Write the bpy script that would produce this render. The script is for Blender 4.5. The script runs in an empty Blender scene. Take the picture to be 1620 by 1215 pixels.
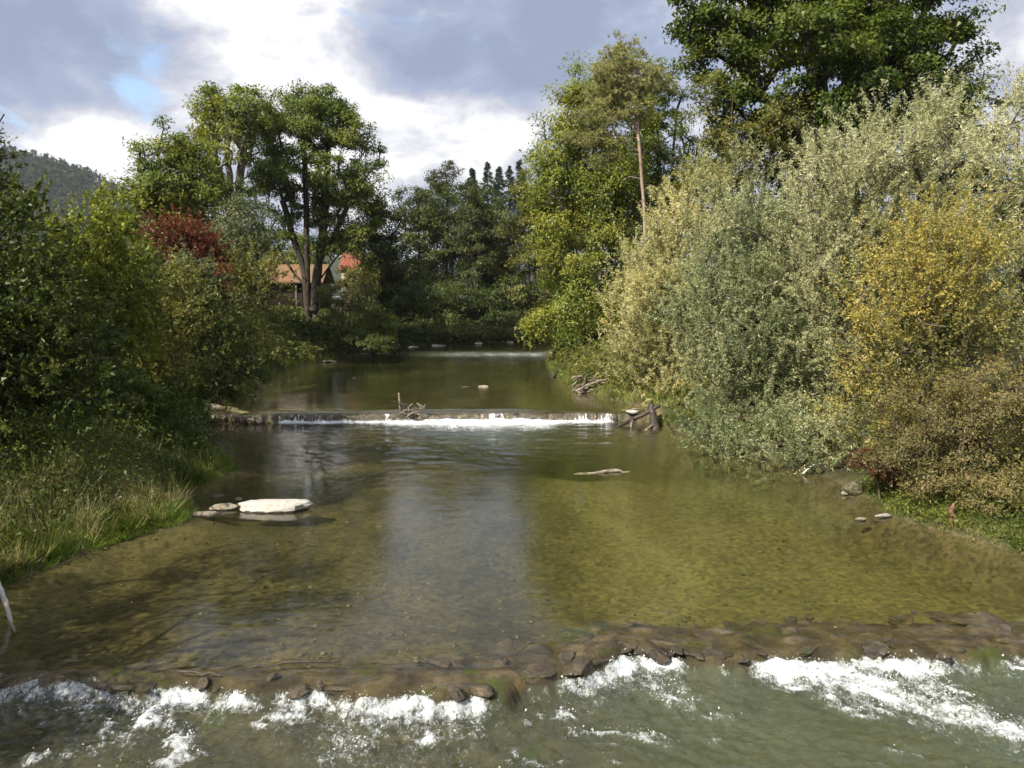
import bpy, bmesh, math, random
import numpy as np
from mathutils import Vector

S = bpy.context.scene
COL = S.collection
R = math.radians
F = 1270.0                      # focal length in photo pixels (1620 px wide)
PITCH = math.atan((607.5 - 475.0) / F)
CAM = np.array([0.0, 0.0, 6.0])

# ------------------------------------------------------------------ camera
cd = bpy.data.cameras.new('camera'); cam = bpy.data.objects.new('camera', cd); COL.objects.link(cam)
cd.sensor_width = 36; cd.lens = 36 * F / 1620; cd.clip_end = 8000; cd.clip_start = 0.1
cam.location = CAM; cam.rotation_euler = (math.pi / 2 - PITCH, 0, 0)
S.camera = cam

def at(px, py, Y):
    """photo pixel + real distance along the valley -> point in the place"""
    d = np.array([(px - 810) / F,
                  math.cos(PITCH) + math.sin(PITCH) * (607.5 - py) / F,
                  -math.sin(PITCH) + math.cos(PITCH) * (607.5 - py) / F])
    return CAM + d * (Y / d[1])

def gp(px, py, z=0.0):
    d = at(px, py, 1.0) - CAM
    return CAM + d * ((z - CAM[2]) / d[2])

# ------------------------------------------------------------------ sun, sky, exposure
SUN_TO = Vector((-0.63, -0.65, 0.75)).normalized()
sl = bpy.data.lights.new('sun', 'SUN'); sl.energy = 5.0; sl.angle = R(0.5); sl.color = (1.0, 0.93, 0.80)
so = bpy.data.objects.new('sun', sl); COL.objects.link(so); so.location = (-40, -20, 60)
so.rotation_euler = (-SUN_TO).to_track_quat('-Z', 'Y').to_euler()
S.view_settings.view_transform = 'Standard'; S.view_settings.look = 'None'
S.view_settings.exposure = 0.66; S.view_settings.gamma = 1.0
S.cycles.use_denoising = True; S.cycles.use_adaptive_sampling = True; S.cycles.adaptive_threshold = 0.025
S.cycles.max_bounces = 5; S.cycles.diffuse_bounces = 2; S.cycles.glossy_bounces = 2
S.cycles.transmission_bounces = 4; S.cycles.transparent_max_bounces = 10
S.cycles.caustics_reflective = False; S.cycles.caustics_refractive = False
S.cycles.sample_clamp_indirect = 4.0

class NT:
    def __init__(s, t): s.t = t; s.n = t.nodes; s.l = t.links
    def a(s, ty, **k):
        n = s.n.new(ty)
        for q, v in k.items(): setattr(n, q, v)
        return n
    def ln(s, a, b): s.l.new(a, b)
    def put(s, v, sock):
        if v is None: return
        if hasattr(v, 'is_linked'): s.l.new(v, sock)
        else: sock.default_value = v
    def m(s, op, a, b=None, c=None, clamp=False):
        n = s.a('ShaderNodeMath', operation=op); n.use_clamp = clamp
        for i, v in enumerate((a, b, c)): s.put(v, n.inputs[i])
        return n.outputs[0]
    def vm(s, op, a, b=None, out=0):
        n = s.a('ShaderNodeVectorMath', operation=op)
        s.put(a, n.inputs[0]); s.put(b, n.inputs[1])
        return n.outputs[out]
    def noise(s, vec, scale, detail=4, rough=0.55, dist=0.0):
        n = s.a('ShaderNodeTexNoise'); s.put(vec, n.inputs['Vector'])
        n.inputs['Scale'].default_value = scale; n.inputs['Detail'].default_value = detail
        n.inputs['Roughness'].default_value = rough; n.inputs['Distortion'].default_value = dist
        return n.outputs['Fac']
    def ramp(s, fac, stops):
        n = s.a('ShaderNodeValToRGB'); s.put(fac, n.inputs[0]); e = n.color_ramp.elements
        while len(e) < len(stops): e.new(0.5)
        for q, (p, c) in zip(e, stops): q.position = p; q.color = (*c, 1)
        return n.outputs[0]
    def sstep(s, v, lo, hi):
        n = s.a('ShaderNodeMapRange', interpolation_type='SMOOTHSTEP'); s.put(v, n.inputs[0])
        n.inputs[1].default_value = lo; n.inputs[2].default_value = hi
        return n.outputs[0]
    def mixc(s, f, a, b):
        n = s.a('ShaderNodeMix', data_type='RGBA'); s.put(f, n.inputs[0])
        for v, i in ((a, 6), (b, 7)):
            if hasattr(v, 'is_linked'): s.l.new(v, n.inputs[i])
            else: n.inputs[i].default_value = (*v, 1)
        return n.outputs[2]
    def mixs(s, f, a, b):
        n = s.a('ShaderNodeMixShader'); s.put(f, n.inputs[0]); s.l.new(a, n.inputs[1]); s.l.new(b, n.inputs[2])
        return n.outputs[0]
    def attr(s, name):
        return s.a('ShaderNodeAttribute', attribute_name=name).outputs['Fac']

W = bpy.data.worlds.new('World'); S.world = W; W.use_nodes = True
W.node_tree.nodes.clear(); g = NT(W.node_tree)
SKY_K = 0.12
sky = g.a('ShaderNodeTexSky', sky_type='NISHITA'); sky.sun_disc = False
sky.sun_elevation = math.asin(SUN_TO.z); sky.sun_rotation = math.atan2(SUN_TO.x, SUN_TO.y)
sky.dust_density = 0.6
dirv = g.vm('NORMALIZE', g.a('ShaderNodeTexCoord').outputs['Generated'])
def blob(px, py, size_px):
    d = at(px, py, 1.0) - CAM; d = d / np.linalg.norm(d)
    k = 2.0 / (size_px / F) ** 2 * 0.5
    dot = g.vm('DOT_PRODUCT', warped, tuple(d), 1)
    return g.m('EXPONENT', g.m('MULTIPLY', g.m('SUBTRACT', dot, 1.0), k))
nz = g.a('ShaderNodeTexNoise'); g.ln(dirv, nz.inputs['Vector']); nz.inputs['Scale'].default_value = 7.0; nz.inputs['Detail'].default_value = 8
wv = g.vm('SCALE', g.vm('SUBTRACT', nz.outputs['Color'], (0.5, 0.5, 0.5))); wv.node.inputs[3].default_value = 0.10
warped = g.vm('NORMALIZE', g.vm('ADD', dirv, wv))
sq = g.vm('MULTIPLY', warped, (1.0, 1.0, 2.0))
sq0 = g.vm('MULTIPLY', g.vm('ADD', dirv, g.vm('MULTIPLY', wv, (0.3, 0.3, 0.3))), (1.0, 1.0, 1.7))
bil = g.m('MULTIPLY', g.m('ABSOLUTE', g.m('SUBTRACT', g.noise(g.vm('ADD', sq0, (7.0, 2.0, 1.0)), 7.0, 5, 0.5), 0.5)), 4.0)
n1 = g.m('ADD', g.m('MULTIPLY', g.noise(sq0, 4.0, 10, 0.58), 0.85), g.m('MULTIPLY', g.m('SUBTRACT', 0.75, bil), 0.16)); n2 = g.noise(g.vm('ADD', sq, (3.1, 1.7, 0.4)), 1.5, 8, 0.6)
B = g.m('ADD', g.m('MULTIPLY', g.m('SUBTRACT', n1, 0.5), 3.7), 0.48)
for px, py, sz, a in ((90, 70, 150, -.55), (40, 120, 90, -.3), (230, 40, 110, -.15), (800, 30, 200, -.5), (860, 110, 110, -.35), (640, 30, 90, -.2), (1000, 30, 160, -.15), (930, 170, 70, -.1),
                      (420, 110, 130, .30), (560, 100, 110, .18), (110, 215, 80, .8), (40, 200, 60, .5), (190, 190, 60, .5), (700, 230, 130, .32), (640, 170, 90, .25), (800, 220, 60, .3), (450, 30, 120, .18), (240, 230, 60, .2), (1590, 60, 70, -.1)):
    B = g.m('ADD', B, g.m('MULTIPLY', blob(px, py, sz), a * 0.66))
B = g.m('ADD', g.m('MULTIPLY', B, 0.60), 0.20)
B = g.m('ADD', B, g.m('MULTIPLY', g.m('SUBTRACT', g.noise(g.vm('ADD', sq, (1.3, 4.1, 2.2)), 11.0, 8, 0.6), 0.5), 0.55))
cloud = g.ramp(B, [(0.12, (0.215, 0.255, 0.355)), (0.34, (0.27, 0.315, 0.425)), (0.52, (0.385, 0.40, 0.47)), (0.66, (0.55, 0.555, 0.59)), (0.80, (0.76, 0.76, 0.765))])
H = g.m('MULTIPLY', g.m('SUBTRACT', n2, 0.64), 2.0)
for px, py, sz, a in ((222, 145, 30, .62), (205, 128, 20, .25), (258, 72, 18, .48), (8, 178, 30, .6)):
    H = g.m('ADD', H, g.m('MULTIPLY', blob(px, py, sz), a))
H = g.m('ADD', H, g.m('MULTIPLY', g.m('SUBTRACT', g.noise(g.vm('ADD', sq, (2.0, 0.5, 6.0)), 9.0, 8, 0.62), 0.5), 2.4)); H = g.sstep(H, 0.14, 0.66)
skyc = g.vm('SCALE', sky.outputs[0]); skyc.node.inputs[3].default_value = 1.25
cl10 = g.vm('SCALE', cloud); cl10.node.inputs[3].default_value = 1.0 / SKY_K
wc = g.mixc(H, cl10, skyc)
bg = g.a('ShaderNodeBackground'); g.ln(wc, bg.inputs[0]); bg.inputs[1].default_value = SKY_K
g.ln(bg.outputs[0], g.a('ShaderNodeOutputWorld').inputs[0])

# ------------------------------------------------------------------ numpy noise
def hsh(ix, iy, iz, seed):
    h = (ix.astype(np.int64) * 374761393 + iy.astype(np.int64) * 668265263 + iz.astype(np.int64) * 2147483647 + seed * 974634777) & 0xffffffff
    h = ((h ^ (h >> 13)) * 1274126177) & 0xffffffff
    h = ((h ^ (h >> 16)) * 2246822519) & 0xffffffff
    return ((h ^ (h >> 15)) & 0xffffff) / float(0xffffff)
def vn(x, y, z=None, seed=0):
    x = np.asarray(x, float); y = np.asarray(y, float)
    z = np.zeros_like(x) if z is None else np.asarray(z, float)
    x0 = np.floor(x); y0 = np.floor(y); z0 = np.floor(z)
    fx = x - x0; fy = y - y0; fz = z - z0
    fx = fx * fx * (3 - 2 * fx); fy = fy * fy * (3 - 2 * fy); fz = fz * fz * (3 - 2 * fz)
    o = 0
    for i in (0, 1):
        for j in (0, 1):
            for k in (0, 1):
                w = (fx if i else 1 - fx) * (fy if j else 1 - fy) * (fz if k else 1 - fz)
                o = o + w * hsh(x0 + i, y0 + j, z0 + k, seed)
    return o
def fbm(x, y, z=None, seed=0, oct=4, gain=0.5):
    o = 0; a = 1; t = 0; s = 1
    for k in range(oct):
        o = o + a * vn(x * s, y * s, None if z is None else z * s, seed + k); t += a; a *= gain; s *= 2.03
    return o / t
def sst(v, lo, hi):
    t = np.clip((v - lo) / (hi - lo), 0, 1); return t * t * (3 - 2 * t)
def nrm(v): return v / np.maximum(np.linalg.norm(v, axis=-1, keepdims=True), 1e-9)

# ------------------------------------------------------------------ object helpers
def mesh_np(name, V, Fa, mat, parent=None, fattr=None, vattr=None, smooth=False):
    V = np.ascontiguousarray(V, np.float32); Fa = np.ascontiguousarray(Fa, np.int32)
    me = bpy.data.meshes.new(name); k = Fa.shape[1]
    me.vertices.add(len(V)); me.vertices.foreach_set('co', V.ravel())
    me.loops.add(Fa.size); me.loops.foreach_set('vertex_index', Fa.ravel())
    me.polygons.add(len(Fa)); me.polygons.foreach_set('loop_start', np.arange(0, Fa.size, k, dtype=np.int32))
    if smooth: me.polygons.foreach_set('use_smooth', np.ones(len(Fa), bool))
    for dom, dct in (('FACE', fattr), ('POINT', vattr)):
        for an, av in (dct or {}).items():
            at_ = me.attributes.new(an, 'FLOAT', dom); at_.data.foreach_set('value', np.ascontiguousarray(av, np.float32))
    me.materials.append(mat)
    me.update(calc_edges=True)
    o = bpy.data.objects.new(name, me); COL.objects.link(o)
    if parent is not None: o.parent = parent
    return o
def tag(o, label=None, cat=None, group=None, kind=None):
    if label: o['label'] = label
    if cat: o['category'] = cat
    if group: o['group'] = group
    if kind: o['kind'] = kind
    return o
def thing(name, label, cat, loc, group=None):
    e = bpy.data.objects.new(name, None); COL.objects.link(e); e.location = loc; e.empty_display_size = 0.2
    return tag(e, label, cat, group)

def tubes(P0, P1, r0, r1, sides):
    """tapered prisms along many edges at once"""
    P0 = np.asarray(P0, float); P1 = np.asarray(P1, float); n = len(P0)
    d = nrm(P1 - P0); ref = np.where(np.abs(d[:, 2:3]) > 0.9, np.array([[1., 0, 0]]), np.array([[0, 0, 1.]]))
    a = nrm(np.cross(d, ref)); b = np.cross(d, a)
    th = np.arange(sides) * 2 * np.pi / sides
    ring = a[:, None, :] * np.cos(th)[None, :, None] + b[:, None, :] * np.sin(th)[None, :, None]
    V = np.concatenate([P0[:, None, :] + ring * np.asarray(r0)[:, None, None], P1[:, None, :] + ring * np.asarray(r1)[:, None, None]], 1).reshape(-1, 3)
    i = np.arange(sides); j = (i + 1) % sides
    q = np.stack([i, j, j + sides, i + sides], 1)
    Fq = (np.arange(n)[:, None, None] * 2 * sides + q[None]).reshape(-1, 4)
    return V, Fq
def tube_path(pts, rad, sides=8, seed=0, rough=0.12):
    """one continuous tube along a polyline with a closed end, slightly knobbly"""
    pts = np.asarray(pts, float); n = len(pts); rs = np.random.RandomState(seed)
    if np.isscalar(rad): rad = [rad] * n
    t = nrm(np.gradient(pts, axis=0)); V = []
    ref = np.array([0.13, 0.21, 0.97]) if abs(t[0][2]) < 0.8 else np.array([0.9, 0.3, 0.1])
    for k in range(n):
        a = nrm(np.cross(t[k], ref)); b = np.cross(t[k], a)
        for s in range(sides):
            th = s * 2 * np.pi / sides; r = rad[k] * (1 + rough * rs.randn())
            V.append(pts[k] + a * math.cos(th) * r + b * math.sin(th) * r)
    Fq = [[k * sides + s, k * sides + (s + 1) % sides, (k + 1) * sides + (s + 1) % sides, (k + 1) * sides + s] for k in range(n - 1) for s in range(sides)]
    for end, k in ((0, 0), (1, n - 1)):
        c = len(V); V.append(pts[k] + t[k] * rad[k] * (0.25 if end else -0.25))
        for s in range(sides):
            Fq.append([k * sides + s, k * sides + (s + 1) % sides, c, c] if end else [k * sides + (s + 1) % sides, k * sides + s, c, c])
    # triangles as their own list would need mixed faces: split centre quads into tris by a tiny offset vertex
    V = np.array(V); Fq = np.array(Fq)
    bad = Fq[:, 2] == Fq[:, 3]
    tri = Fq[bad][:, :3]; quad = Fq[~bad]
    tri2 = np.concatenate([quad[:, [0, 1, 2]], quad[:, [0, 2, 3]], tri])
    return V, tri2
def smooth_path(pts, n, jit=0.0, seed=0):
    pts = np.asarray(pts, float); s = np.linspace(0, len(pts) - 1, n); k = np.arange(len(pts))
    # Catmull-Rom
    o = []
    for q in s:
        i = min(int(q), len(pts) - 2); f = q - i
        p0, p1, p2, p3 = pts[max(i - 1, 0)], pts[i], pts[i + 1], pts[min(i + 2, len(pts) - 1)]
        o.append(0.5 * (2 * p1 + (p2 - p0) * f + (2 * p0 - 5 * p1 + 4 * p2 - p3) * f * f + (3 * p1 - p0 - 3 * p2 + p3) * f ** 3))
    o = np.array(o)
    if jit: o[1:-1] += np.random.RandomState(seed).randn(n - 2, 3) * jit
    return o
def kites(P, D, Sd, L, Wd, droop=0.0, mid=0.45):
    P = np.asarray(P); L = np.broadcast_to(np.asarray(L, float).reshape(-1, 1) if np.ndim(L) else L, (len(P), 1)); Wd = np.broadcast_to(np.asarray(Wd, float).reshape(-1, 1) if np.ndim(Wd) else Wd, (len(P), 1))
    m = P + D * L * mid
    tip = P + D * L; 
    if droop: tip = tip - np.array([0, 0, 1.0]) * L * droop
    V = np.stack([P, m + Sd * Wd / 2, tip, m - Sd * Wd / 2], 1).reshape(-1, 3)
    return V, np.arange(len(P) * 4).reshape(-1, 4)

def leaf_tris(P, D, Sd, L, Wd, droop=0.1):
    P = np.asarray(P); L = np.asarray(L, float).reshape(-1, 1) * np.ones((len(P), 1)); Wd = np.asarray(Wd, float).reshape(-1, 1) * np.ones((len(P), 1))
    tip = P + D * L - np.array([0, 0, 1.0]) * L * droop
    V = np.stack([P + Sd * Wd / 2, tip, P - Sd * Wd / 2], 1).reshape(-1, 3)
    return V, np.arange(len(P) * 3).reshape(-1, 3)
# ------------------------------------------------------------------ materials
def mat(name):
    m = bpy.data.materials.new(name); m.use_nodes = True; m.node_tree.nodes.clear()
    return m, NT(m.node_tree)
def outp(k, sh): k.ln(sh, k.a('ShaderNodeOutputMaterial').inputs[0])
def leaf_mat(name, cols, transl=0.32, gloss=0.05, patch=0.35):
    gloss *= 0.4
    m, k = mat(name)
    pos = k.a('ShaderNodeTexCoord').outputs['Object']
    f = k.m('ADD', k.m('MULTIPLY', k.attr('v'), 0.45), k.m('MULTIPLY', k.attr('t'), 0.55))
    f = k.m('ADD', f, k.m('MULTIPLY', k.m('SUBTRACT', k.noise(pos, 0.35, 3), 0.5), patch * 2))
    n = len(cols)
    c = k.ramp(f, [(0.08 + 0.84 * i / (n - 1), q) for i, q in enumerate(cols)])
    d = k.a('ShaderNodeBsdfDiffuse'); k.ln(c, d.inputs[0])
    t = k.a('ShaderNodeBsdfTranslucent'); k.ln(k.mixc(0.5, c, k.mixc(1.0, c, c)), t.inputs[0])
    hs = k.a('ShaderNodeHueSaturation'); hs.inputs['Saturation'].default_value = 1.15; hs.inputs['Value'].default_value = 1.25
    k.ln(c, hs.inputs['Color']); k.ln(hs.outputs[0], t.inputs[0])
    s = k.mixs(transl, d.outputs[0], t.outputs[0])
    if gloss:
        gl = k.a('ShaderNodeBsdfGlossy'); gl.inputs['Roughness'].default_value = 0.45; gl.inputs[0].default_value = (0.9, 0.95, 0.85, 1)
        s = k.mixs(gloss, s, gl.outputs[0])
    outp(k, s); return m
def simple_mat(name, stops, scale=3.0, rough=0.85, bump=0.4, stretch=(1, 1, 1), bscale=None, spec=0.3, detail=6, wet=None):
    m, k = mat(name)
    pos = k.vm('MULTIPLY', k.a('ShaderNodeTexCoord').outputs['Object'], stretch)
    n = k.noise(pos, scale, detail, 0.62)
    b = k.a('ShaderNodeBsdfPrincipled'); col = k.ramp(n, stops)
    if wet is not None:
        sx = k.a('ShaderNodeSeparateXYZ'); k.ln(k.a('ShaderNodeNewGeometry').outputs['Position'], sx.inputs[0])
        zz = k.m('ADD', sx.outputs[2], k.m('MULTIPLY', k.m('SUBTRACT', n, 0.5), 0.12))
        col = k.mixc(k.sstep(zz, wet + 0.02, wet + 0.06), (0.055, 0.047, 0.028), col)
    k.ln(col, b.inputs['Base Color'])
    b.inputs['Roughness'].default_value = rough; b.inputs['Specular IOR Level'].default_value = spec
    if bump:
        bp = k.a('ShaderNodeBump'); bp.inputs['Strength'].default_value = bump; bp.inputs['Distance'].default_value = 0.05
        k.ln(k.noise(pos, (bscale or scale * 2.5), 5, 0.6), bp.inputs['Height']); k.ln(bp.outputs[0], b.inputs['Normal'])
    outp(k, b.outputs[0]); return m
BARK = simple_mat('bark_grey', [(0.3, (0.035, 0.030, 0.022)), (0.5, (0.10, 0.085, 0.065)), (0.7, (0.22, 0.20, 0.16))], 4, 0.95, 0.8, (1, 1, 0.35))
BARK_DK = simple_mat('bark_dark', [(0.3, (0.02, 0.017, 0.012)), (0.7, (0.085, 0.07, 0.05))], 4, 0.95, 0.8, (1, 1, 0.35))
BARK_TWIG = simple_mat('bark_twig', [(0.3, (0.07, 0.055, 0.04)), (0.7, (0.20, 0.16, 0.115))], 3, 0.9, 0.0)
BARK_PINE = simple_mat('bark_pine', [(0.3, (0.16, 0.10, 0.075)), (0.6, (0.38, 0.28, 0.22)), (0.75, (0.5, 0.41, 0.34))], 3.5, 0.9, 0.7, (1, 1, 0.5))
DEADWOOD = simple_mat('weathered_wood', [(0.3, (0.12, 0.095, 0.07)), (0.55, (0.30, 0.25, 0.20)), (0.75, (0.48, 0.43, 0.36))], 6, 0.9, 0.6, (1, 1, 1))
WETWOOD = simple_mat('wet_wood', [(0.3, (0.02, 0.016, 0.012)), (0.7, (0.085, 0.065, 0.048))], 6, 0.5, 0.6, (1, 1, 1), spec=0.5)
ORANGEWOOD = simple_mat('stump_wood', [(0.3, (0.09, 0.045, 0.025)), (0.7, (0.30, 0.17, 0.10))], 7, 0.9, 0.6)
ROCK_W = simple_mat('white_limestone', [(0.28, (0.22, 0.19, 0.14)), (0.42, (0.50, 0.46, 0.39)), (0.7, (0.70, 0.67, 0.61))], 6.0, 0.9, 0.9, bscale=12, wet=0.0, detail=9)
ROCK_T = simple_mat('tan_limestone', [(0.3, (0.16, 0.13, 0.085)), (0.5, (0.40, 0.34, 0.25)), (0.72, (0.55, 0.49, 0.38))], 6.0, 0.9, 0.9, bscale=12, wet=0.0, detail=9)
ROCK_M = simple_mat('mossy_rock', [(0.3, (0.035, 0.035, 0.02)), (0.5, (0.11, 0.10, 0.055)), (0.72, (0.26, 0.24, 0.18))], 3.0, 0.9, 0.8, bscale=9)
def sill_mat():
    m, k = mat('wet_tufa')
    pos = k.a('ShaderNodeNewGeometry').outputs['Position']
    n = k.noise(pos, 2.3, 8, 0.68); n2 = k.noise(k.vm('ADD', pos, (5, 3, 1)), 0.9, 5, 0.6)
    c = k.ramp(n, [(0.28, (0.014, 0.011, 0.008)), (0.43, (0.055, 0.042, 0.028)), (0.58, (0.115, 0.09, 0.055)), (0.74, (0.30, 0.225, 0.115))])
    c = k.mixc(k.sstep(n2, 0.55, 0.68), c, (0.055, 0.065, 0.016))
    b = k.a('ShaderNodeBsdfPrincipled'); k.ln(c, b.inputs['Base Color']); b.inputs['Roughness'].default_value = 0.3; b.inputs['Specular IOR Level'].default_value = 0.5
    bp = k.a('ShaderNodeBump'); bp.inputs['Strength'].default_value = 0.9; bp.inputs['Distance'].default_value = 0.06
    k.ln(k.noise(pos, 11, 8, 0.75), bp.inputs['Height']); k.ln(bp.outputs[0], b.inputs['Normal'])
    outp(k, b.outputs[0]); return m
TUFA = sill_mat()

# ------------------------------------------------------------------ the river's course
LE = np.array([(-40, -13.5), (5, -12.6), (16.9, -10.8), (18.6, -10.4), (21.0, -9.1), (22.2, -9.0), (24.2, -10.6), (27.0, -10.1), (28.3, -10.0), (33.9, -12.5), (38, -15.2), (40, -16), (44.7, -15.3), (55, -17.2), (63, -18.8), (71, -16.9), (86.5, -14.3), (96, -9), (99, 0), (103, 25), (107, 60), (112, 120)])
RE = np.array([(-40, 16), (5, 15), (16, 13.5), (18.8, 12.1), (21.8, 10.8), (24.2, 11.0), (27.7, 10.6), (32.4, 8.6), (37, 7.5), (40, 7.3), (42, 6.0), (50.5, 3.7), (60, 3.3), (69, 3.2), (80, 3.6), (86, 4.5), (90, 15), (94, 60), (98, 120)])
xl = lambda y: np.interp(y, LE[:, 0], LE[:, 1]) + 0.25 * (fbm(np.asarray(y, float) * 0.9, np.zeros_like(np.asarray(y, float)), seed=5) - 0.5) * 2
xr = lambda y: np.interp(y, RE[:, 0], RE[:, 1]) + 0.25 * (fbm(np.asarray(y, float) * 0.9, np.zeros_like(np.asarray(y, float)) + 9, seed=6) - 0.5) * 2
CREST = np.array([(-16, 12.7), (-7.97, 12.5), (-5.86, 12.19), (-2.94, 12.04), (-0.84, 11.85), (-0.1, 12.2), (1.19, 12.6), (2.0, 13.5), (4.05, 13.2), (5.16, 13.4), (8.5, 13.4), (18, 13.6)])
SILLW = np.array([(-16, 0.5), (-8, 0.6), (-3, 1.1), (0, 1.7), (2, 1.7), (5, 1.9), (9, 1.7), (18, 1.6)])
yc = lambda x: np.interp(x, CREST[:, 0], CREST[:, 1]) + 0.22 * (fbm(np.asarray(x, float) * 1.3, np.asarray(x, float) * 0, seed=11) - 0.5) * 2 + 0.12 * (vn(np.asarray(x, float) * 4, np.asarray(x, float) * 0, seed=12) - 0.5) * 2
sw = lambda x: np.interp(x, SILLW[:, 0], SILLW[:, 1])
LOW, MIDL, UP, UP2 = -0.32, 0.0, 0.55, 0.85
WEIRY = lambda x: 39.35 + 0.25 * np.sin(np.asarray(x, float) * 0.25 + 1) - 0.012 * (np.asarray(x, float) + 4) ** 2 * 0.15 + 0.5 * (fbm(np.asarray(x, float) * .7, np.asarray(x, float) * 0, seed=19, oct=3) - .5)
RIFY = 81.0
def level(x, y):
    z = LOW + (MIDL - LOW) * sst(y - yc(x), -0.32, 0.12)
    z = np.where(y > WEIRY(x) - 0.15, UP, z)
    return z + (UP2 - UP) * sst(y, RIFY - 2.5, RIFY + 1.5)
def river_d(x, y):
    """>0 inside the water, <0 on land (metres to the edge, roughly)"""
    dl = x - xl(y); dr = xr(y) - x
    far = np.interp(x, LE[16:, 1], LE[16:, 0]) + 1.0
    dl2 = np.where((dl < 0) & (y > 90) & (x > -14), np.maximum(dl, -(y - far).clip(0.0)), dl)
    return np.minimum(dl2, dr), dl2, dr
def ground_z(x, y):
    x = np.asarray(x, float); y = np.asarray(y, float)
    d, dl, dr = river_d(x, y); lv = level(x, y)
    hl = np.interp(-dl, [0, .25, .8, 2.0, 4.0, 8, 15, 40, 150, 500, 3000], [0, .22, .42, .9, 2.1, 3.1, 4.2, 5.0, 7, 12, 20])
    hr = np.interp(-dr, [0, .25, 1.0, 2.5, 5, 10, 30, 150, 500, 3000], [0, .22, .45, .9, 1.7, 2.6, 3.6, 5, 10, 20])
    steep = np.interp(y, [30, 45, 60, 75, 95, 110], [1.0, 1.1, 1.15, 1.1, 0.6, 0.6])
    h = np.where(dl < 0, hl * steep, hr)
    land = lv + h + (fbm(x * .5, y * .5, seed=3) - .5) * np.clip(-d, 0, 1.5) * 0.45 + (fbm(x * .06, y * .06, seed=4) - .5) * np.clip(-d / 20, 0, 1) * 2
    dep = 0.42 + 0.25 * (fbm(x * .3, y * .22, seed=8) - .5) * 2
    dep = dep + 1.1 * np.exp(-((x - 3.0) / 3.5) ** 2 - ((y - 34.5) / 3.5) ** 2) + 0.5 * np.exp(-((x + 3) / 6) ** 2 - ((y - 35.5) / 2.5) ** 2)
    dep = dep + 0.30 * sst(x, -4, 2) * sst(y, 14, 17) * (1 - sst(y, 30, 36))
    tt = y - yc(x)
    dep = np.where(tt < 0.1, np.interp(x, [-9, -1, 3, 8], [.22, .30, .65, .9]) + .25 * (fbm(x * 1.2, y * 1.2, seed=22) - .5), dep)
    s_in = sst(tt, -0.25, 0.0) * (1 - sst(tt, sw(x) * 0.55, sw(x) * 1.25))
    rough = (fbm(x * 1.7, y * 2.6, seed=21, oct=5) - .5) + .5 * (np.abs(fbm(x * 1.1, y * 2.0, seed=23, oct=3) - .5) - .12)
    dep = dep * (1 - s_in) + s_in * (np.interp(x, [-3, 0.5], [.10, .05]) + rough * 0.26)
    bed = lv * 0 + np.where(tt < -0.12, LOW, lv) - dep * sst(d, 0.0, 1.6) - 0.0
    bed = bed + (fbm(x * 2.5, y * 2.5, seed=31) - .5) * 0.08
    wy = WEIRY(x)
    return np.where(d > 0, bed, land)

def grid_obj(name, X, Y, Z, m, attrs=None, smooth=True):
    ny, nx = X.shape
    V = np.stack([X, Y, Z], -1).reshape(-1, 3)
    i = np.arange(ny - 1)[:, None] * nx + np.arange(nx - 1)[None]
    Fq = np.stack([i, i + 1, i + nx + 1, i + nx], -1).reshape(-1, 4)
    return mesh_np(name, V, Fq, m, vattr={k: v.ravel() for k, v in (attrs or {}).items()}, smooth=smooth)

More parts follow.
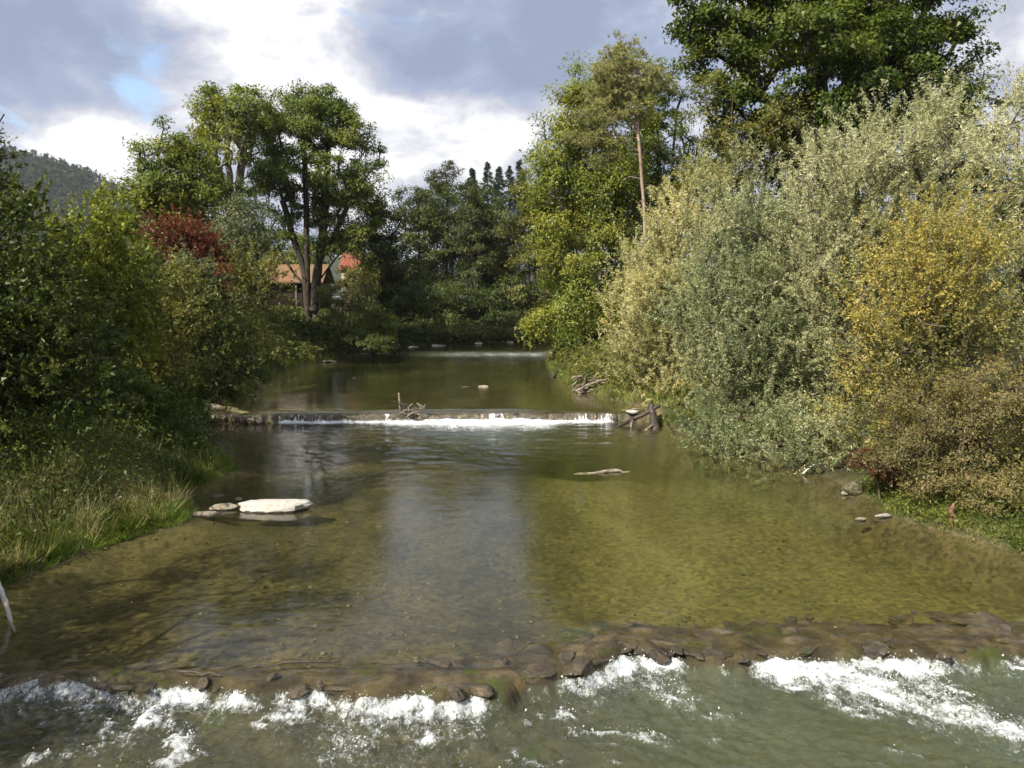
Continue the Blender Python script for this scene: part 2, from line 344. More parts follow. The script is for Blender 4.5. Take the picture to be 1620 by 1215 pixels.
# ------------------------------------------------------------------ ground sheet with the channel carved in it
def ground_mat():
    m, k = mat('bank_and_bed')
    pos = k.a('ShaderNodeTexCoord').outputs['Object']
    inr = k.attr('inr'); sill = k.attr('sill'); pale = k.attr('pale')
    n = k.noise(pos, 0.9, 7, 0.6); nf = k.noise(pos, 9, 5, 0.7)
    earth = k.ramp(n, [(0.35, (0.028, 0.024, 0.013)), (0.5, (0.045, 0.048, 0.018)), (0.65, (0.075, 0.085, 0.025))])
    fld = k.ramp(k.noise(pos, 0.05, 4), [(0.4, (0.07, 0.10, 0.03)), (0.6, (0.13, 0.13, 0.05))])
    bed = k.ramp(k.noise(k.vm('MULTIPLY', pos, (0.7, 0.35, 1)), 1.1, 6, 0.6), [(0.3, (0.056, 0.047, 0.026)), (0.5, (0.098, 0.080, 0.041)), (0.7, (0.145, 0.115, 0.057))])
    vo = k.a('ShaderNodeTexVoronoi'); k.ln(pos, vo.inputs['Vector']); vo.inputs['Scale'].default_value = 8.0
    peb = k.m('ADD', k.m('MULTIPLY', nf, 0.6), k.m('MULTIPLY', k.m('FRACT', k.m('MULTIPLY', vo.outputs['Color'], 1.0)), 0.4))
    bed = k.mixc(k.m('MULTIPLY', k.attr('golden'), 0.62), bed, (0.27, 0.218, 0.098))  # bed colour turns paler and more golden on the right of the pool
    grav = k.ramp(peb, [(0.28, (0.35, 0.36, 0.36)), (0.5, (0.95, 0.95, 0.95)), (0.72, (1.7, 1.65, 1.55))])
    mx = k.a('ShaderNodeMix', data_type='RGBA', blend_type='MULTIPLY'); mx.inputs[0].default_value = 0.8
    k.ln(bed, mx.inputs[6]); k.ln(grav, mx.inputs[7]); bed = mx.outputs[2]
    bed = k.mixc(k.m('MULTIPLY', pale, 0.24), bed, (0.42, 0.38, 0.22))
    rk = k.ramp(k.noise(pos, 2.0, 8, 0.7), [(0.3, (0.015, 0.012, 0.008)), (0.48, (0.06, 0.047, 0.028)), (0.64, (0.13, 0.10, 0.055)), (0.8, (0.32, 0.24, 0.11))])
    rk = k.mixc(k.sstep(k.noise(pos, 1.3, 4), 0.55, 0.66), rk, (0.06, 0.07, 0.015))
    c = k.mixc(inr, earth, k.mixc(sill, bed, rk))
    b = k.a('ShaderNodeBsdfPrincipled'); k.ln(c, b.inputs['Base Color']); b.inputs['Roughness'].default_value = 0.9; b.inputs['Specular IOR Level'].default_value = 0.2
    bp = k.a('ShaderNodeBump'); bp.inputs['Strength'].default_value = 0.7; bp.inputs['Distance'].default_value = 0.06
    k.ln(k.noise(pos, 6, 6, 0.7), bp.inputs['Height']); k.ln(bp.outputs[0], b.inputs['Normal'])
    outp(k, b.outputs[0]); return m
def nonuni(*segs):
    o = []
    for a, b, st in segs: o += list(np.arange(a, b, st))
    return np.array(o)
gx = np.concatenate([-np.geomspace(2600, 40, 26), nonuni((-38, -20, 1.0), (-20, 16, 0.27), (16, 38, 1.0)), np.geomspace(40, 2600, 26)])
gy = np.concatenate([nonuni((-40, 8, 2.0), (8, 16, 0.09), (16, 45, 0.28), (45, 112, 0.7)), np.geomspace(113, 3000, 40)])
GX, GY = np.meshgrid(gx, gy); GZ = ground_z(GX, GY)
dd, _, _ = river_d(GX, GY); tt = GY - yc(GX)
inr = sst(dd, -0.25, 0.12)
sill_a = sst(tt, np.interp(GX, [-2, 3], [-5, -.6]), np.interp(GX, [-2, 3], [-2, -.1])) * (1 - sst(tt, sw(GX) * 0.7, sw(GX) * 1.35)) * (GY < 20)
# pale gravel streak on the bed below the second pool
pa, pb = np.array([2.6, 24.5]), np.array([4.1, 17.6])
tpar = np.clip(((GX - pa[0]) * (pb - pa)[0] + (GY - pa[1]) * (pb - pa)[1]) / ((pb - pa) @ (pb - pa)), 0, 1)
dist = np.hypot(GX - pa[0] - tpar * (pb - pa)[0] - 0.6 * np.sin(tpar * 3.1), GY - pa[1] - tpar * (pb - pa)[1])
pale = np.exp(-(dist / 0.30) ** 2) * (0.5 + 0.8 * fbm(GX * 1.5, GY * 1.5, seed=77)) + 0.5 * np.exp(-((GX + 8.6) / 1.6) ** 2 - ((GY - 21.3) / 1.2) ** 2)
tag(grid_obj('ground', GX, GY, GZ, ground_mat(), dict(inr=inr, sill=sill_a, pale=pale, golden=sst(GX + 3 * (fbm(GX * .3, GY * .3, seed=79) - .5), 0.0, 2.6) * sst(GY, 13.5, 15.5) * (1 - sst(GY, 28, 36)) * sst(dd, .6, 3.0) * (.6 + .7 * fbm(GX * .5, GY * .35, seed=78)))), kind='structure')

# ------------------------------------------------------------------ water
def water_mat():
    m, k = mat('river_water')
    pos = k.a('ShaderNodeTexCoord').outputs['Object']
    foam = k.attr('foam'); aer = k.attr('aer'); turb = k.attr('turb')
    w1 = k.noise(k.vm('MULTIPLY', pos, (1.0, 2.4, 1)), 1.3, 3, 0.5, 0.6)
    w2 = k.noise(k.vm('MULTIPLY', pos, (1.0, 2.2, 1)), 6.0, 4, 0.6, 0.4)
    w3 = k.noise(k.vm('MULTIPLY', pos, (1.0, 1.9, 1)), 19.0, 3, 0.6, 0.3)
    gust = k.sstep(k.noise(k.vm('MULTIPLY', pos, (0.35, 0.14, 1)), 1.0, 3), 0.35, 0.7)
    hgt = k.m('ADD', k.m('MULTIPLY', w1, 0.5), k.m('MULTIPLY', k.m('ADD', w2, k.m('MULTIPLY', w3, 0.35)), k.m('ADD', 0.10, k.m('MULTIPLY', gust, 0.26))))
    bp = k.a('ShaderNodeBump'); bp.inputs['Distance'].default_value = 0.06
    k.ln(k.m('ADD', 0.13, k.m('MULTIPLY', turb, 0.6)), bp.inputs['Strength']); k.ln(hgt, bp.inputs['Height'])
    lw = k.a('ShaderNodeLayerWeight'); lw.inputs['Blend'].default_value = 0.5; k.ln(bp.outputs[0], lw.inputs['Normal'])
    fr = k.m('ADD', k.m('MULTIPLY', k.m('POWER', lw.outputs['Facing'], 5.0), 0.98), 0.02, clamp=True)
    gl = k.a('ShaderNodeBsdfGlossy'); gl.inputs['Roughness'].default_value = 0.012; gl.inputs[0].default_value = (1, 1, 1, 1); k.ln(bp.outputs[0], gl.inputs['Normal'])
    tr = k.a('ShaderNodeBsdfTransparent'); tr.inputs[0].default_value = (0.92, 0.91, 0.80, 1)
    mk = k.a('ShaderNodeBsdfDiffuse'); k.ln(k.mixc(aer, (0.075, 0.068, 0.038), (0.14, 0.182, 0.112)), mk.inputs[0])
    body = k.mixs(k.m('ADD', 0.07, k.m('MULTIPLY', aer, 0.5), clamp=True), tr.outputs[0], mk.outputs[0])
    s = k.mixs(fr, body, gl.outputs[0])
    fn = k.noise(k.vm('MULTIPLY', pos, (1, 0.55, 1)), 12.0, 8, 0.78, 1.0)
    fm = k.sstep(k.m('ADD', foam, k.m('MULTIPLY', k.m('SUBTRACT', fn, 0.5), 2.4)), 0.26, 0.98)
    fd = k.a('ShaderNodeBsdfDiffuse'); fd.inputs[0].default_value = (0.74, 0.77, 0.78, 1)
    fb = k.a('ShaderNodeBump'); fb.inputs['Strength'].default_value = 0.8; fb.inputs['Distance'].default_value = 0.05
    k.ln(fn, fb.inputs['Height']); k.ln(fb.outputs[0], fd.inputs['Normal'])
    fn2 = k.noise(k.vm('MULTIPLY', pos, (1, 0.7, 1)), 34.0, 4, 0.7, 0.5)
    fm = k.m('MULTIPLY', fm, k.m('ADD', 0.25, k.sstep(k.m('ADD', fn2, k.m('MULTIPLY', foam, 0.22)), 0.38, 0.72), clamp=True))
    s = k.mixs(k.m('MULTIPLY', fm, 0.92), s, fd.outputs[0])
    out = k.a('ShaderNodeOutputMaterial'); k.ln(s, out.inputs[0])
    va = k.a('ShaderNodeVolumeAbsorption'); va.inputs['Color'].default_value = (0.70, 0.78, 0.56, 1); va.inputs['Density'].default_value = 0.45
    k.ln(va.outputs[0], out.inputs[1])
    return m
WATER = water_mat()
def wgrid(rows, ncol, x0=None, x1=None):
    Yg = np.repeat(rows[:, None], ncol, 1)
    a = (xl(rows) - 0.5) if x0 is None else np.full(len(rows), x0); b = (xr(rows) + 0.5) if x1 is None else np.full(len(rows), x1)
    u = np.linspace(0, 1, ncol)[None]
    return a[:, None] * (1 - u) + b[:, None] * u, Yg
# lower pool, near sill, middle pool and the foot of the weir in one sheet
def build_water(rows, NC, near):
    X1, Y1 = wgrid(rows, NC)
    bl = sst(Y1, 14.5, 19.0); un = np.linspace(0, 1, NC)[None]
    X1 = (-11.2 * (1 - un) + 12.2 * un) * (1 - bl) + X1 * bl
    wx = X1 + 0.5 * (fbm(X1 * 1.1, Y1 * 1.1, seed=41) - .5) + 0.22 * (fbm(X1 * 5, Y1 * 5, seed=42) - .5)
    t1 = Y1 - yc(wx)
    below = sst(-t1, -0.02, 0.18)
    Z1 = LOW + (MIDL - LOW) * sst(t1, -0.30, 0.10)
    s_in = sst(t1, -0.25, 0.0) * (1 - sst(t1, sw(X1) * 0.5, sw(X1) * 1.1))
    Z1 = Z1 + s_in * (0.045 * (fbm(X1 * 1.6, Y1 * 2.6, seed=43, oct=3) - .5) * 2 + 0.03 * (fbm(X1 * 4, Y1 * 5, seed=143, oct=3) - .5)) - 0.02 * s_in
    shx = X1 + np.interp(X1, [-2, 3, 9], [0.0, 0.5, 1.1]) * t1.clip(-4, 0)        # flow drifts to the right going down
    st = fbm(shx * 0.55 + 4, Y1 * 0.22, seed=44, oct=3)
    streak = fbm(shx * 3.4, Y1 * 1.3, seed=45, oct=5, gain=.6)
    lace = 1 - np.abs(fbm(shx * 4.5 + .6 * streak, Y1 * 4.0, seed=145, oct=3) - .5) * 4.5
    reach = np.interp(X1, [-9, -4, -1, 0.4, 1.5, 3, 5, 7, 9], [1.7, 1.5, 1.2, 0.9, 0.7, 1.3, 1.9, 2.8, 2.8]) * (0.30 + 1.4 * sst(st, .3, .7))
    dn = (-t1).clip(0)
    edge = sst(-t1, 0.02, 0.14) * np.exp(-dn / reach)
    gap = sst(fbm(X1 * 1.1 + 2, Y1 * 0.15, seed=46, oct=3), 0.32, 0.55)
    foam1 = edge * (0.10 + 0.50 * gap) * (0.10 + 1.5 * streak) + 0.30 * edge * lace.clip(0, 1) * (.4 + streak)
    foam1 = foam1 + 0.26 * np.exp(-((t1 + 0.22) / 0.13) ** 2) * (.15 + .85 * gap) * (.4 + 1.1 * streak)
    foam1 = foam1 + np.interp(X1, [-2, 2], [.74, .55]) * below * sst(fbm(shx * 1.7, Y1 * 1.9, seed=47, oct=5, gain=.6), .54, .72) * (.4 + .6 * lace.clip(0, 1))
    band = np.exp(-((X1 - (4.6 + 1.35 * (13.2 - Y1))) / 0.55) ** 2) * sst(-t1, .1, .5)   # the long white tongue on the right
    foam1 = foam1 + 0.34 * band * (.3 + 1.1 * streak)
    foam1 = foam1 * np.interp(Y1, [7, 9, 10.2], [0.5, 0.9, 1.0]) * (Y1 < 20) * np.interp(X1, [-9, 0, 2], [.80, .86, 1.0])
    turb1 = np.clip(below * (0.35 + 1.2 * edge) + s_in * 0.35, 0, 1)
    lump = (fbm(shx * 2.2, Y1 * 1.8, seed=48, oct=4) - .5) * 0.20 + (fbm(X1 * 6, Y1 * 6, seed=49, oct=4, gain=.62) - .5) * 0.20
    Z1 = Z1 + below * lump * (0.22 + 1.1 * np.clip(edge, 0, 1)) + foam1.clip(0, 1) * 0.07 * below
    aer1 = below * (0.40 + 0.4 * np.interp(X1, [-8, 0, 4, 8], [0.0, .3, .8, 1.0])) * (0.6 + .6 * fbm(shx * .5, Y1 * .25, seed=51))
    # pool and weir foot
    Z1 = Z1 + 0.008 * (fbm(X1 * 1.3, Y1 * 2.6, seed=52) - .5)
    turb1 = turb1 + 0.10 * sst(Y1, 18, 34) + 0.50 * sst(Y1, 27, 34) * np.exp(-((X1 + 1.5) / 6.5) ** 2)
    aer1 = aer1 + 0.60 * sst(Y1, 28, 36) * np.exp(-((X1 + 1.0) / 5.0) ** 2)
    tw = WEIRY(X1) - 0.18 - Y1
    xm = np.interp(X1, [-16, -11.8, -11.2, -8, -3, 1.0, 3.5, 4.6, 5.1, 6], [0, 0, .95, 1.05, 1.15, 1.1, .85, .8, 0.25, 0])
    wdt = 0.55 + 1.7 * xm * np.exp(-((X1 + 0.8) / 4.2) ** 2)
    chop = sst(Y1, 25.5, 33) * np.exp(-((X1 + 2.5) / 7.0) ** 2)
    Z1 = Z1 + chop * 0.055 * (fbm(X1 * 1.3 + 5, Y1 * 2.4, seed=57, oct=3, gain=.6) - .5) * 2
    nearw = sst(Y1, 30, 35)
    foam3 = nearw * (xm * np.exp(-(tw.clip(0) / wdt) ** 1.6) * (0.75 + .6 * fbm(X1 * 1.1, Y1 * 1.0, seed=55)) + 0.22 * sst(tw, 6.5, .5) * np.exp(-((X1 + 1) / 4.5) ** 2) * sst(fbm(X1 * 1.4, Y1 * .9, seed=54), .4, .7))
    Z1 = Z1 + foam3.clip(0, 1.2) * (0.07 + 0.20 * (fbm(X1 * 2.2, Y1 * 2.2, seed=56) - .3)) * nearw
    if near: Z1[-1] = -0.002
    Z1 = np.where(np.abs(Y1 - 16.0) < 0.05, np.minimum(Z1 * 0, Z1) * (0 if not near else 1), Z1)
    return X1, Y1, Z1, foam1 + foam3, np.clip(aer1 + .3 * foam3, 0, 1), np.clip(turb1 + .3 * foam3, 0, 1), foam1, foam3
wn = build_water(np.concatenate([nonuni((5.0, 9.2, 0.09), (9.2, 14.8, 0.027), (14.8, 15.95, 0.09)), [16.012]]), 600, True)
wp = build_water(nonuni((16.0, 35.4, 0.2), (35.4, 39.75, 0.075)), 260, False)
wobs = [wn[:6], wp[:6]]
rsp = np.random.RandomState(77); fx_, fy_, fz_ = (np.concatenate([wn[q].ravel(), wp[q].ravel()]) for q in range(3))
fw = np.concatenate([(wn[6] - .30).clip(0).ravel(), (2.0 * (wp[7] - .4).clip(0) * (wp[0] < 5.2)).ravel()]).clip(0, 1); ip = rsp.choice(len(fw), size=9000, p=fw / fw.sum())
SPR = np.stack([fx_[ip], fy_[ip], fz_[ip]], 1) + rsp.randn(9000, 3) * .03 + np.stack([np.zeros(9000)] * 2 + [np.abs(rsp.randn(9000)) * .05 + .005], 1)
# upper reach, its lip bending over the weir
r4 = np.concatenate([nonuni((38.9, 40.6, 0.07), (40.6, 82, 0.3), (82, 108, 0.8))])
X4, Y4 = wgrid(r4, 130)
k4 = 14.5 / 17
Yw = WEIRY(X4)
Y4 = np.where(Y4 < 40.6, Yw - 0.02 + (Y4 - 38.9) * ((40.6 - Yw + 0.02) / 1.7), Y4)
lipb = sst(Y4 - Yw, 0.9, 0.0)
Z4 = UP + (UP2 - UP) * sst(Y4, RIFY - 2.5, RIFY + 1.5) - 0.13 * lipb ** 2 + 0.02 * lipb * (fbm(X4 * 1.6, Y4 * 2, seed=60) - .5) * 2
rif = np.exp(-((Y4 - RIFY + 1.2) / 2.2) ** 2) * sst(X4, -13, -8)
foam4 = .72 * rif * (0.30 + .55 * fbm(X4 * .9, Y4 * .7, seed=61)) * sst(X4, -12, -4) + 0.2 * np.exp(-((Y4 - 51.8) / 0.5) ** 2) * np.exp(-((X4 + 2) / 2.0) ** 2)
turb4 = np.clip(0.10 + rif * .9 + 0.12 * fbm(X4 * .3, Y4 * .15, seed=62) + .15 * np.exp(-((Y4 - 52) / 1.5) ** 2) * np.exp(-((X4 + 2.5) / 3) ** 2), 0, 1)
Z4 = Z4 + rif * 0.12 * (fbm(X4 * 1.5, Y4 * 1.5, seed=63) - .5)
wobs.append((X4, Y4, Z4, foam4, np.clip(rif * .6, 0, 1), turb4))
Vs, Fs, at_f, at_a, at_t, off = [], [], [], [], [], 0
for X, Y, Z, f_, a_, t_ in wobs:
    ny, nx = X.shape; i = np.arange(ny - 1)[:, None] * nx + np.arange(nx - 1)[None]
    Vs.append(np.stack([X, Y, Z], -1).reshape(-1, 3)); Fs.append(off + np.stack([i, i + 1, i + nx + 1, i + nx], -1).reshape(-1, 4)); off += nx * ny
    at_f.append(f_.ravel()); at_a.append(a_.ravel()); at_t.append(t_.ravel())
tag(mesh_np('river_water', np.concatenate(Vs), np.concatenate(Fs), WATER, vattr=dict(foam=np.concatenate(at_f), aer=np.concatenate(at_a), turb=np.concatenate(at_t)), smooth=True), kind='structure')
#==TREES==
dm, k = mat('spray_drops'); dd_ = k.a('ShaderNodeBsdfDiffuse'); dd_.inputs[0].default_value = (0.85, 0.87, 0.88, 1); tl_ = k.a('ShaderNodeBsdfTranslucent'); tl_.inputs[0].default_value = (0.8, 0.82, 0.84, 1)
outp(k, k.mixs(0.4, dd_.outputs[0], tl_.outputs[0]))
D_ = nrm(rsp.randn(9000, 3)); sz_ = .009 + .022 * rsp.rand(9000) ** 3 + .0004 * SPR[:, 1]
V, Fq = leaf_tris(SPR, D_, nrm(np.cross(D_, rsp.randn(9000, 3))), sz_ * 1.3, sz_)
tag(mesh_np('water_spray', V, Fq, dm), 'white spray drops thrown up from the rapids', 'spray', kind='stuff')
# ------------------------------------------------------------------ the weir across the river
def strand_mat():
    m, k = mat('falling_water')
    pos = k.a('ShaderNodeTexCoord').outputs['Object']
    n = k.noise(k.vm('MULTIPLY', pos, (1, 1, 0.16)), 9.0, 5, 0.65)
    f = k.sstep(k.m('ADD', k.attr('foam'), k.m('MULTIPLY', k.m('SUBTRACT', n, 0.5), 1.7)), 0.45, 0.7)
    d = k.a('ShaderNodeBsdfDiffuse'); d.inputs[0].default_value = (0.85, 0.87, 0.88, 1)
    t = k.a('ShaderNodeBsdfTransparent')
    outp(k, k.mixs(f, t.outputs[0], d.outputs[0])); return m
STRAND = strand_mat()
weir = thing('river_weir', 'dark stone weir crossing the river with white water at its foot', 'weir', (0, 39.4, 0))
nx = 420; xs = np.linspace(-16.6, 7.6, nx)
prof = np.array([(1.3, -0.75), (0.55, -0.17), (0.25, -0.13), (0.06, -0.15), (-0.03, -0.22), (-0.08, -0.32), (-0.10, -0.45), (-0.08, -0.58), (-0.06, -0.75), (-0.05, -1.3)])
pp = smooth_path(np.c_[prof, np.zeros(len(prof))], 26)[:, :2]
XX = np.repeat(xs[None], 26, 0); YY = WEIRY(XX) + pp[:, 0:1]; ZZ = UP + pp[:, 1:2] + 0 * XX
nzf = fbm(XX * 1.6, ZZ * 2.5 + YY, seed=71, oct=5) - .5
cell = np.abs(((XX * 0.9 + 0.7 * vn(XX * 0.8, ZZ * 0, seed=72)) % 1.0) - .5) * 2
grow = np.clip((0.5 - pp[:, 0:1]) / 0.5, 0, 1)
YY = YY - grow * (nzf * 0.30 - 0.10 * (cell > .9)); ZZ = ZZ + np.where(pp[:, 1:2] > -.4, nzf * 0.13, 0)
XX = XX + 0.08 * (fbm(XX * 3, ZZ * 4, seed=73) - .5)
w = grid_obj('stone_sill', XX - 0, YY - 39.4, ZZ, TUFA); w.parent = weir
# strands of falling water in front of the stones
XX = np.repeat(np.linspace(-11.6, 5.2, 500)[None], 9, 0); s9 = np.linspace(0, 1, 9)[:, None]
YY = WEIRY(XX) - 0.17 - 0.10 * np.sqrt(s9) - 0.04 * vn(XX * 3, s9 * 2 + 0 * XX, seed=75); ZZ = 0.42 - 0.44 * s9 + 0.03 * vn(XX * 4, XX * 0, seed=76)
dens = np.interp(XX, [-11.6, -11.2, -9.6, -9.0, -7.5, -6.4, -6.1, -5.6, -4, -1.2, -.9, 0, 2.0, 3.2, 4.4, 5.0, 5.2], [.2, .75, .7, .3, .35, .2, .7, .2, .3, .35, .75, .3, .25, .65, .75, .6, .1])
fo = dens * (0.25 + 0.75 * vn(XX * 1.5, s9 * 0 + 0 * XX, seed=78)) + 0.35 * s9 ** 3
tagf = grid_obj('falling_water', XX, YY - 39.4, ZZ, STRAND, dict(foam=fo)); tagf.parent = weir

# ------------------------------------------------------------------ rocks
def rock_mesh(seed, sub=3, flat=1.0, rough=0.35, cut=0.50, sq=1.0):
    bm = bmesh.new(); bmesh.ops.create_icosphere(bm, subdivisions=sub, radius=1.0)
    P = np.array([v.co for v in bm.verts])
    P = np.sign(P) * np.abs(P) ** sq
    # cut by random planes for facets, then roughen
    rs = np.random.RandomState(seed)
    for _ in range(14):
        n = nrm(rs.randn(3)); d = cut + 0.32 * rs.rand(); e = P @ n - d
        P = P - np.clip(e, 0, None)[:, None] * n * 0.96
    P = P * (1 + rough * 0.5 * (fbm(P[:, 0] * 1.5 + seed, P[:, 1] * 1.5, P[:, 2] * 1.5, seed=seed, oct=4) - .5)[:, None])
    P = P * (1 + rough * 0.22 * (fbm(P[:, 0] * 5 + seed, P[:, 1] * 5, P[:, 2] * 5, seed=seed + 9, oct=3) - .5)[:, None])
    P = P + 0.05 * rough * (rs.rand(*P.shape) - .5)
    for v, p in zip(bm.verts, P): v.co = p
    me = bpy.data.meshes.new('rock'); bm.to_mesh(me); bm.free()
    me.polygons.foreach_set('use_smooth', np.ones(len(me.polygons), bool))
    return me
def rock(name, label, loc, size, rz, seed, m, cat='rock', group=None, parent=None, tilt=0.0, me=None, sub=3):
    me = me or rock_mesh(seed, sub)
    if not me.materials: me.materials.append(m)
    o = bpy.data.objects.new(name, me); COL.objects.link(o); o.location = loc; o.scale = size; o.rotation_euler = (tilt, tilt * 0.6, rz)
    if parent is not None: o.parent = parent
    else: tag(o, label, cat, group)
    return o
p = gp(434, 806); rock('boulder', 'long white limestone block lying in the water off the grassy bank', (p[0], p[1], 0.06), (0.95, 0.38, 0.20), 0.05, 3, ROCK_W, group='pale rocks by the left bank', me=rock_mesh(8, 4, sq=0.52, cut=0.84, rough=0.9))
p = gp(357, 805); rock('flat_rock', 'low tan slab between the white block and the bank', (p[0], p[1], 0.03), (0.46, 0.32, 0.13), 0.2, 5, ROCK_T, group='pale rocks by the left bank')
p = gp(325, 814); rock('flat_rock', 'thin pale slab half under water nearest the bright green bank tip', (p[0], p[1], 0.0), (0.62, 0.26, 0.08), 0.1, 7, ROCK_T, group='pale rocks by the left bank')
p = gp(378, 793); rock('small_rock', 'tiny tan stone behind the left end of the white block', (p[0], p[1], 0.02), (0.13, 0.10, 0.10), 0, 8, ROCK_T, group='pale rocks by the left bank')
p = gp(346, 785); rock('small_rock', 'small dark wet stone in the water behind the pale slabs', (p[0], p[1], 0.0), (0.25, 0.14, 0.07), 0, 9, TUFA)
p = gp(766, 612, UP); rock('small_rock', 'lone grey stone breaking the surface midstream above the weir', (p[0], p[1], UP + .02), (0.38, 0.2, 0.10), 0, 10, ROCK_T)
p = gp(736, 612, UP); rock('small_rock', 'low dark stone just left of the lone midstream stone', (p[0], p[1], UP - .02), (0.5, 0.2, 0.07), 0, 11, TUFA)
p = gp(560, 598, UP); rock('small_rock', 'very small dark stone in the upper pool below the big forked tree', (p[0], p[1], UP), (0.2, 0.16, 0.10), 0, 12, TUFA)
p = gp(407, 630, UP); rock('small_rock', 'dark stone at the shaded left edge of the upper pool', (p[0], p[1], UP), (0.32, 0.18, 0.08), 0, 12, TUFA)
for i, (px, py, sx, sz, l) in enumerate(((694, 547, 1.15, .34, 'largest pale flat rock on the left side of the far riffle'), (757, 543, .6, .2, 'small pale rock alone in the shaded pool beyond the far riffle'), (795, 541, 1.0, .22, 'flat pale rock in the shaded pool, long one right of the small rock'), (808, 542, .55, .24, 'rightmost pale rock in the shaded pool beyond the far riffle'), (655, 549, .9, .2, 'low grey slab left of the largest pale rock at the far riffle'))):
    p = gp(px, py, UP2); rock('flat_rock', l, (p[0], p[1], UP2 + .0), (sx * .9, .5, sz * .6), 0.1 * i, 20 + i, ROCK_W if i < 3 else ROCK_T, group='rocks at the far riffle')
for i, (px, py, sx, l) in enumerate(((575, 562, .8, 'dark stone at the foot of the shaded bank, nearest the far riffle'), (545, 566, .7, 'dark stone on the left shore, middle one of the row under the forked tree'), (520, 573, .9, 'dark stone on the left shore, lying beside the small bright grass tuft'))):
    p = gp(px, py, UP); rock('shore_stone', l, (p[0], p[1], UP + .05), (sx, .45, .2), 0.3 * i, 30 + i, ROCK_M, group='dark stones along the left shore')
p = gp(1352, 779); rock('boulder', 'mossy dark boulder under the overhanging willow on the right bank', (p[0], p[1], 0.12), (0.52, 0.45, 0.30), 0.5, 41, ROCK_M)
p = gp(1336, 783); rock('small_rock', 'small pale stone at the tip of the mossy boulder', (p[0], p[1], 0.03), (0.14, 0.12, 0.11), 0.5, 42, ROCK_T)
p = gp(1362, 823); rock('small_rock', 'rounded pale stone standing in the water off the right bank', (p[0], p[1], 0.02), (0.20, 0.14, 0.09), 0, 43, ROCK_T, group='pale stones off the right bank')
p = gp(1396, 818); rock('flat_rock', 'narrow pale stone touching the right bank grass', (p[0], p[1], 0.04), (0.34, 0.13, 0.08), 0.3, 44, ROCK_W, group='pale stones off the right bank')
p = gp(1000, 651, UP); rock('flat_rock', 'pale flat stone lying on the right end of the weir', (p[0], p[1], UP - .02), (0.36, 0.3, 0.10), 0, 45, ROCK_W)
# stones of the near sill, each its own slab
sill = thing('rock_sill', 'broken ledge of mossy tufa slabs across the near rapids', 'rock ledge', (0, 12.8, -0.1))
smes = [rock_mesh(60 + i, 4, rough=1.0) for i in range(6)]
for q in smes: q.materials.append(TUFA)
rs = np.random.RandomState(4)
n = 0
while n < 150:
    x = rs.uniform(-9, 9.5); w_ = float(sw(np.array(x))); t_ = rs.rand() ** 1.3 * w_ * 0.95
    if x < -1.5 and rs.rand() < 0.55: t_ *= 0.35
    y = float(yc(np.array(x))) + t_ - 0.02
    if x < -1.2 and rs.rand() < .6: n += 1; continue
    big = .14 + .46 * rs.rand() ** 1.8; up = 0.03 if rs.rand() < 0.16 else -0.025
    if x < -0.8: up -= 0.035
    if x > -0.8: up += 0.03
    o = rock('stone', None, (x, y - 12.8, 0.1 - 0.09 + up + rs.uniform(-.02, .015)), (big, big * rs.uniform(.4, .8), rs.uniform(.05, .085)), rs.uniform(-3, 3), 0, TUFA, parent=sill, me=smes[n % 6], tilt=rs.uniform(-.18, .18)); n += 1
for x, dy, s in ((-0.55, -0.02, .3), (-0.9, -0.0, .22), (1.1, .1, .35), (0.35, .2, .42), (-4.9, -.02, .16), (2.5, -.1, .3), (3.6, .2, .34), (6.3, -.05, .3), (7.4, -.1, .22)):
    rock('stone', None, (x, float(yc(np.array(x))) + dy - 12.8, 0.1 - 0.09), (s, s * .7, .13), x, 0, TUFA, parent=sill, me=smes[int(abs(x) * 10) % 6])

# ------------------------------------------------------------------ tree builder
def lob(Y, *L):
    """crown lobes given where the photo shows them: (px, py, rx_px, rz_px[, dY[, ry_m]]) at distance Y"""
    o = []
    for l in L:
        dY = l[4] if len(l) > 4 else 0.0
        c = at(l[0], l[1], Y + dY); rx = l[2] / F * (Y + dY); rz = l[3] / F * (Y + dY)
        ry = l[5] if len(l) > 5 else rx
        o.append((c, np.array([rx, ry, rz])))
    return o
def sample_lobes(lobes, n, rs, shell=0.45, hole=0.0, hs=0.35):
    vol = np.array([np.prod(r) ** 0.8 for _, r in lobes]); vol /= vol.sum(); out, lo = [], []
    while len(out) < n:
        k = rs.choice(len(lobes), size=n * 2, p=vol); d = nrm(rs.randn(n * 2, 3)); rr = rs.rand(n * 2) ** (shell / 1.35)
        C = np.array([lobes[i][0] for i in k]); Rr = np.array([lobes[i][1] for i in k])
        bumpy = 0.80 + 0.40 * fbm(d[:, 0] * 2.3 + k * 7.7, d[:, 1] * 2.3, d[:, 2] * 2.3, seed=int(rs.randint(99)), oct=2)
        P = C + d * Rr * (rr * bumpy)[:, None]
        if hole > 0:
            keep = fbm(P[:, 0] * hs, P[:, 1] * hs, P[:, 2] * hs, seed=17, oct=2) > hole
            P = P[keep]; k = k[keep]
        out += list(P); lo += list(k)
    return np.array(out[:n]), np.array(lo[:n])
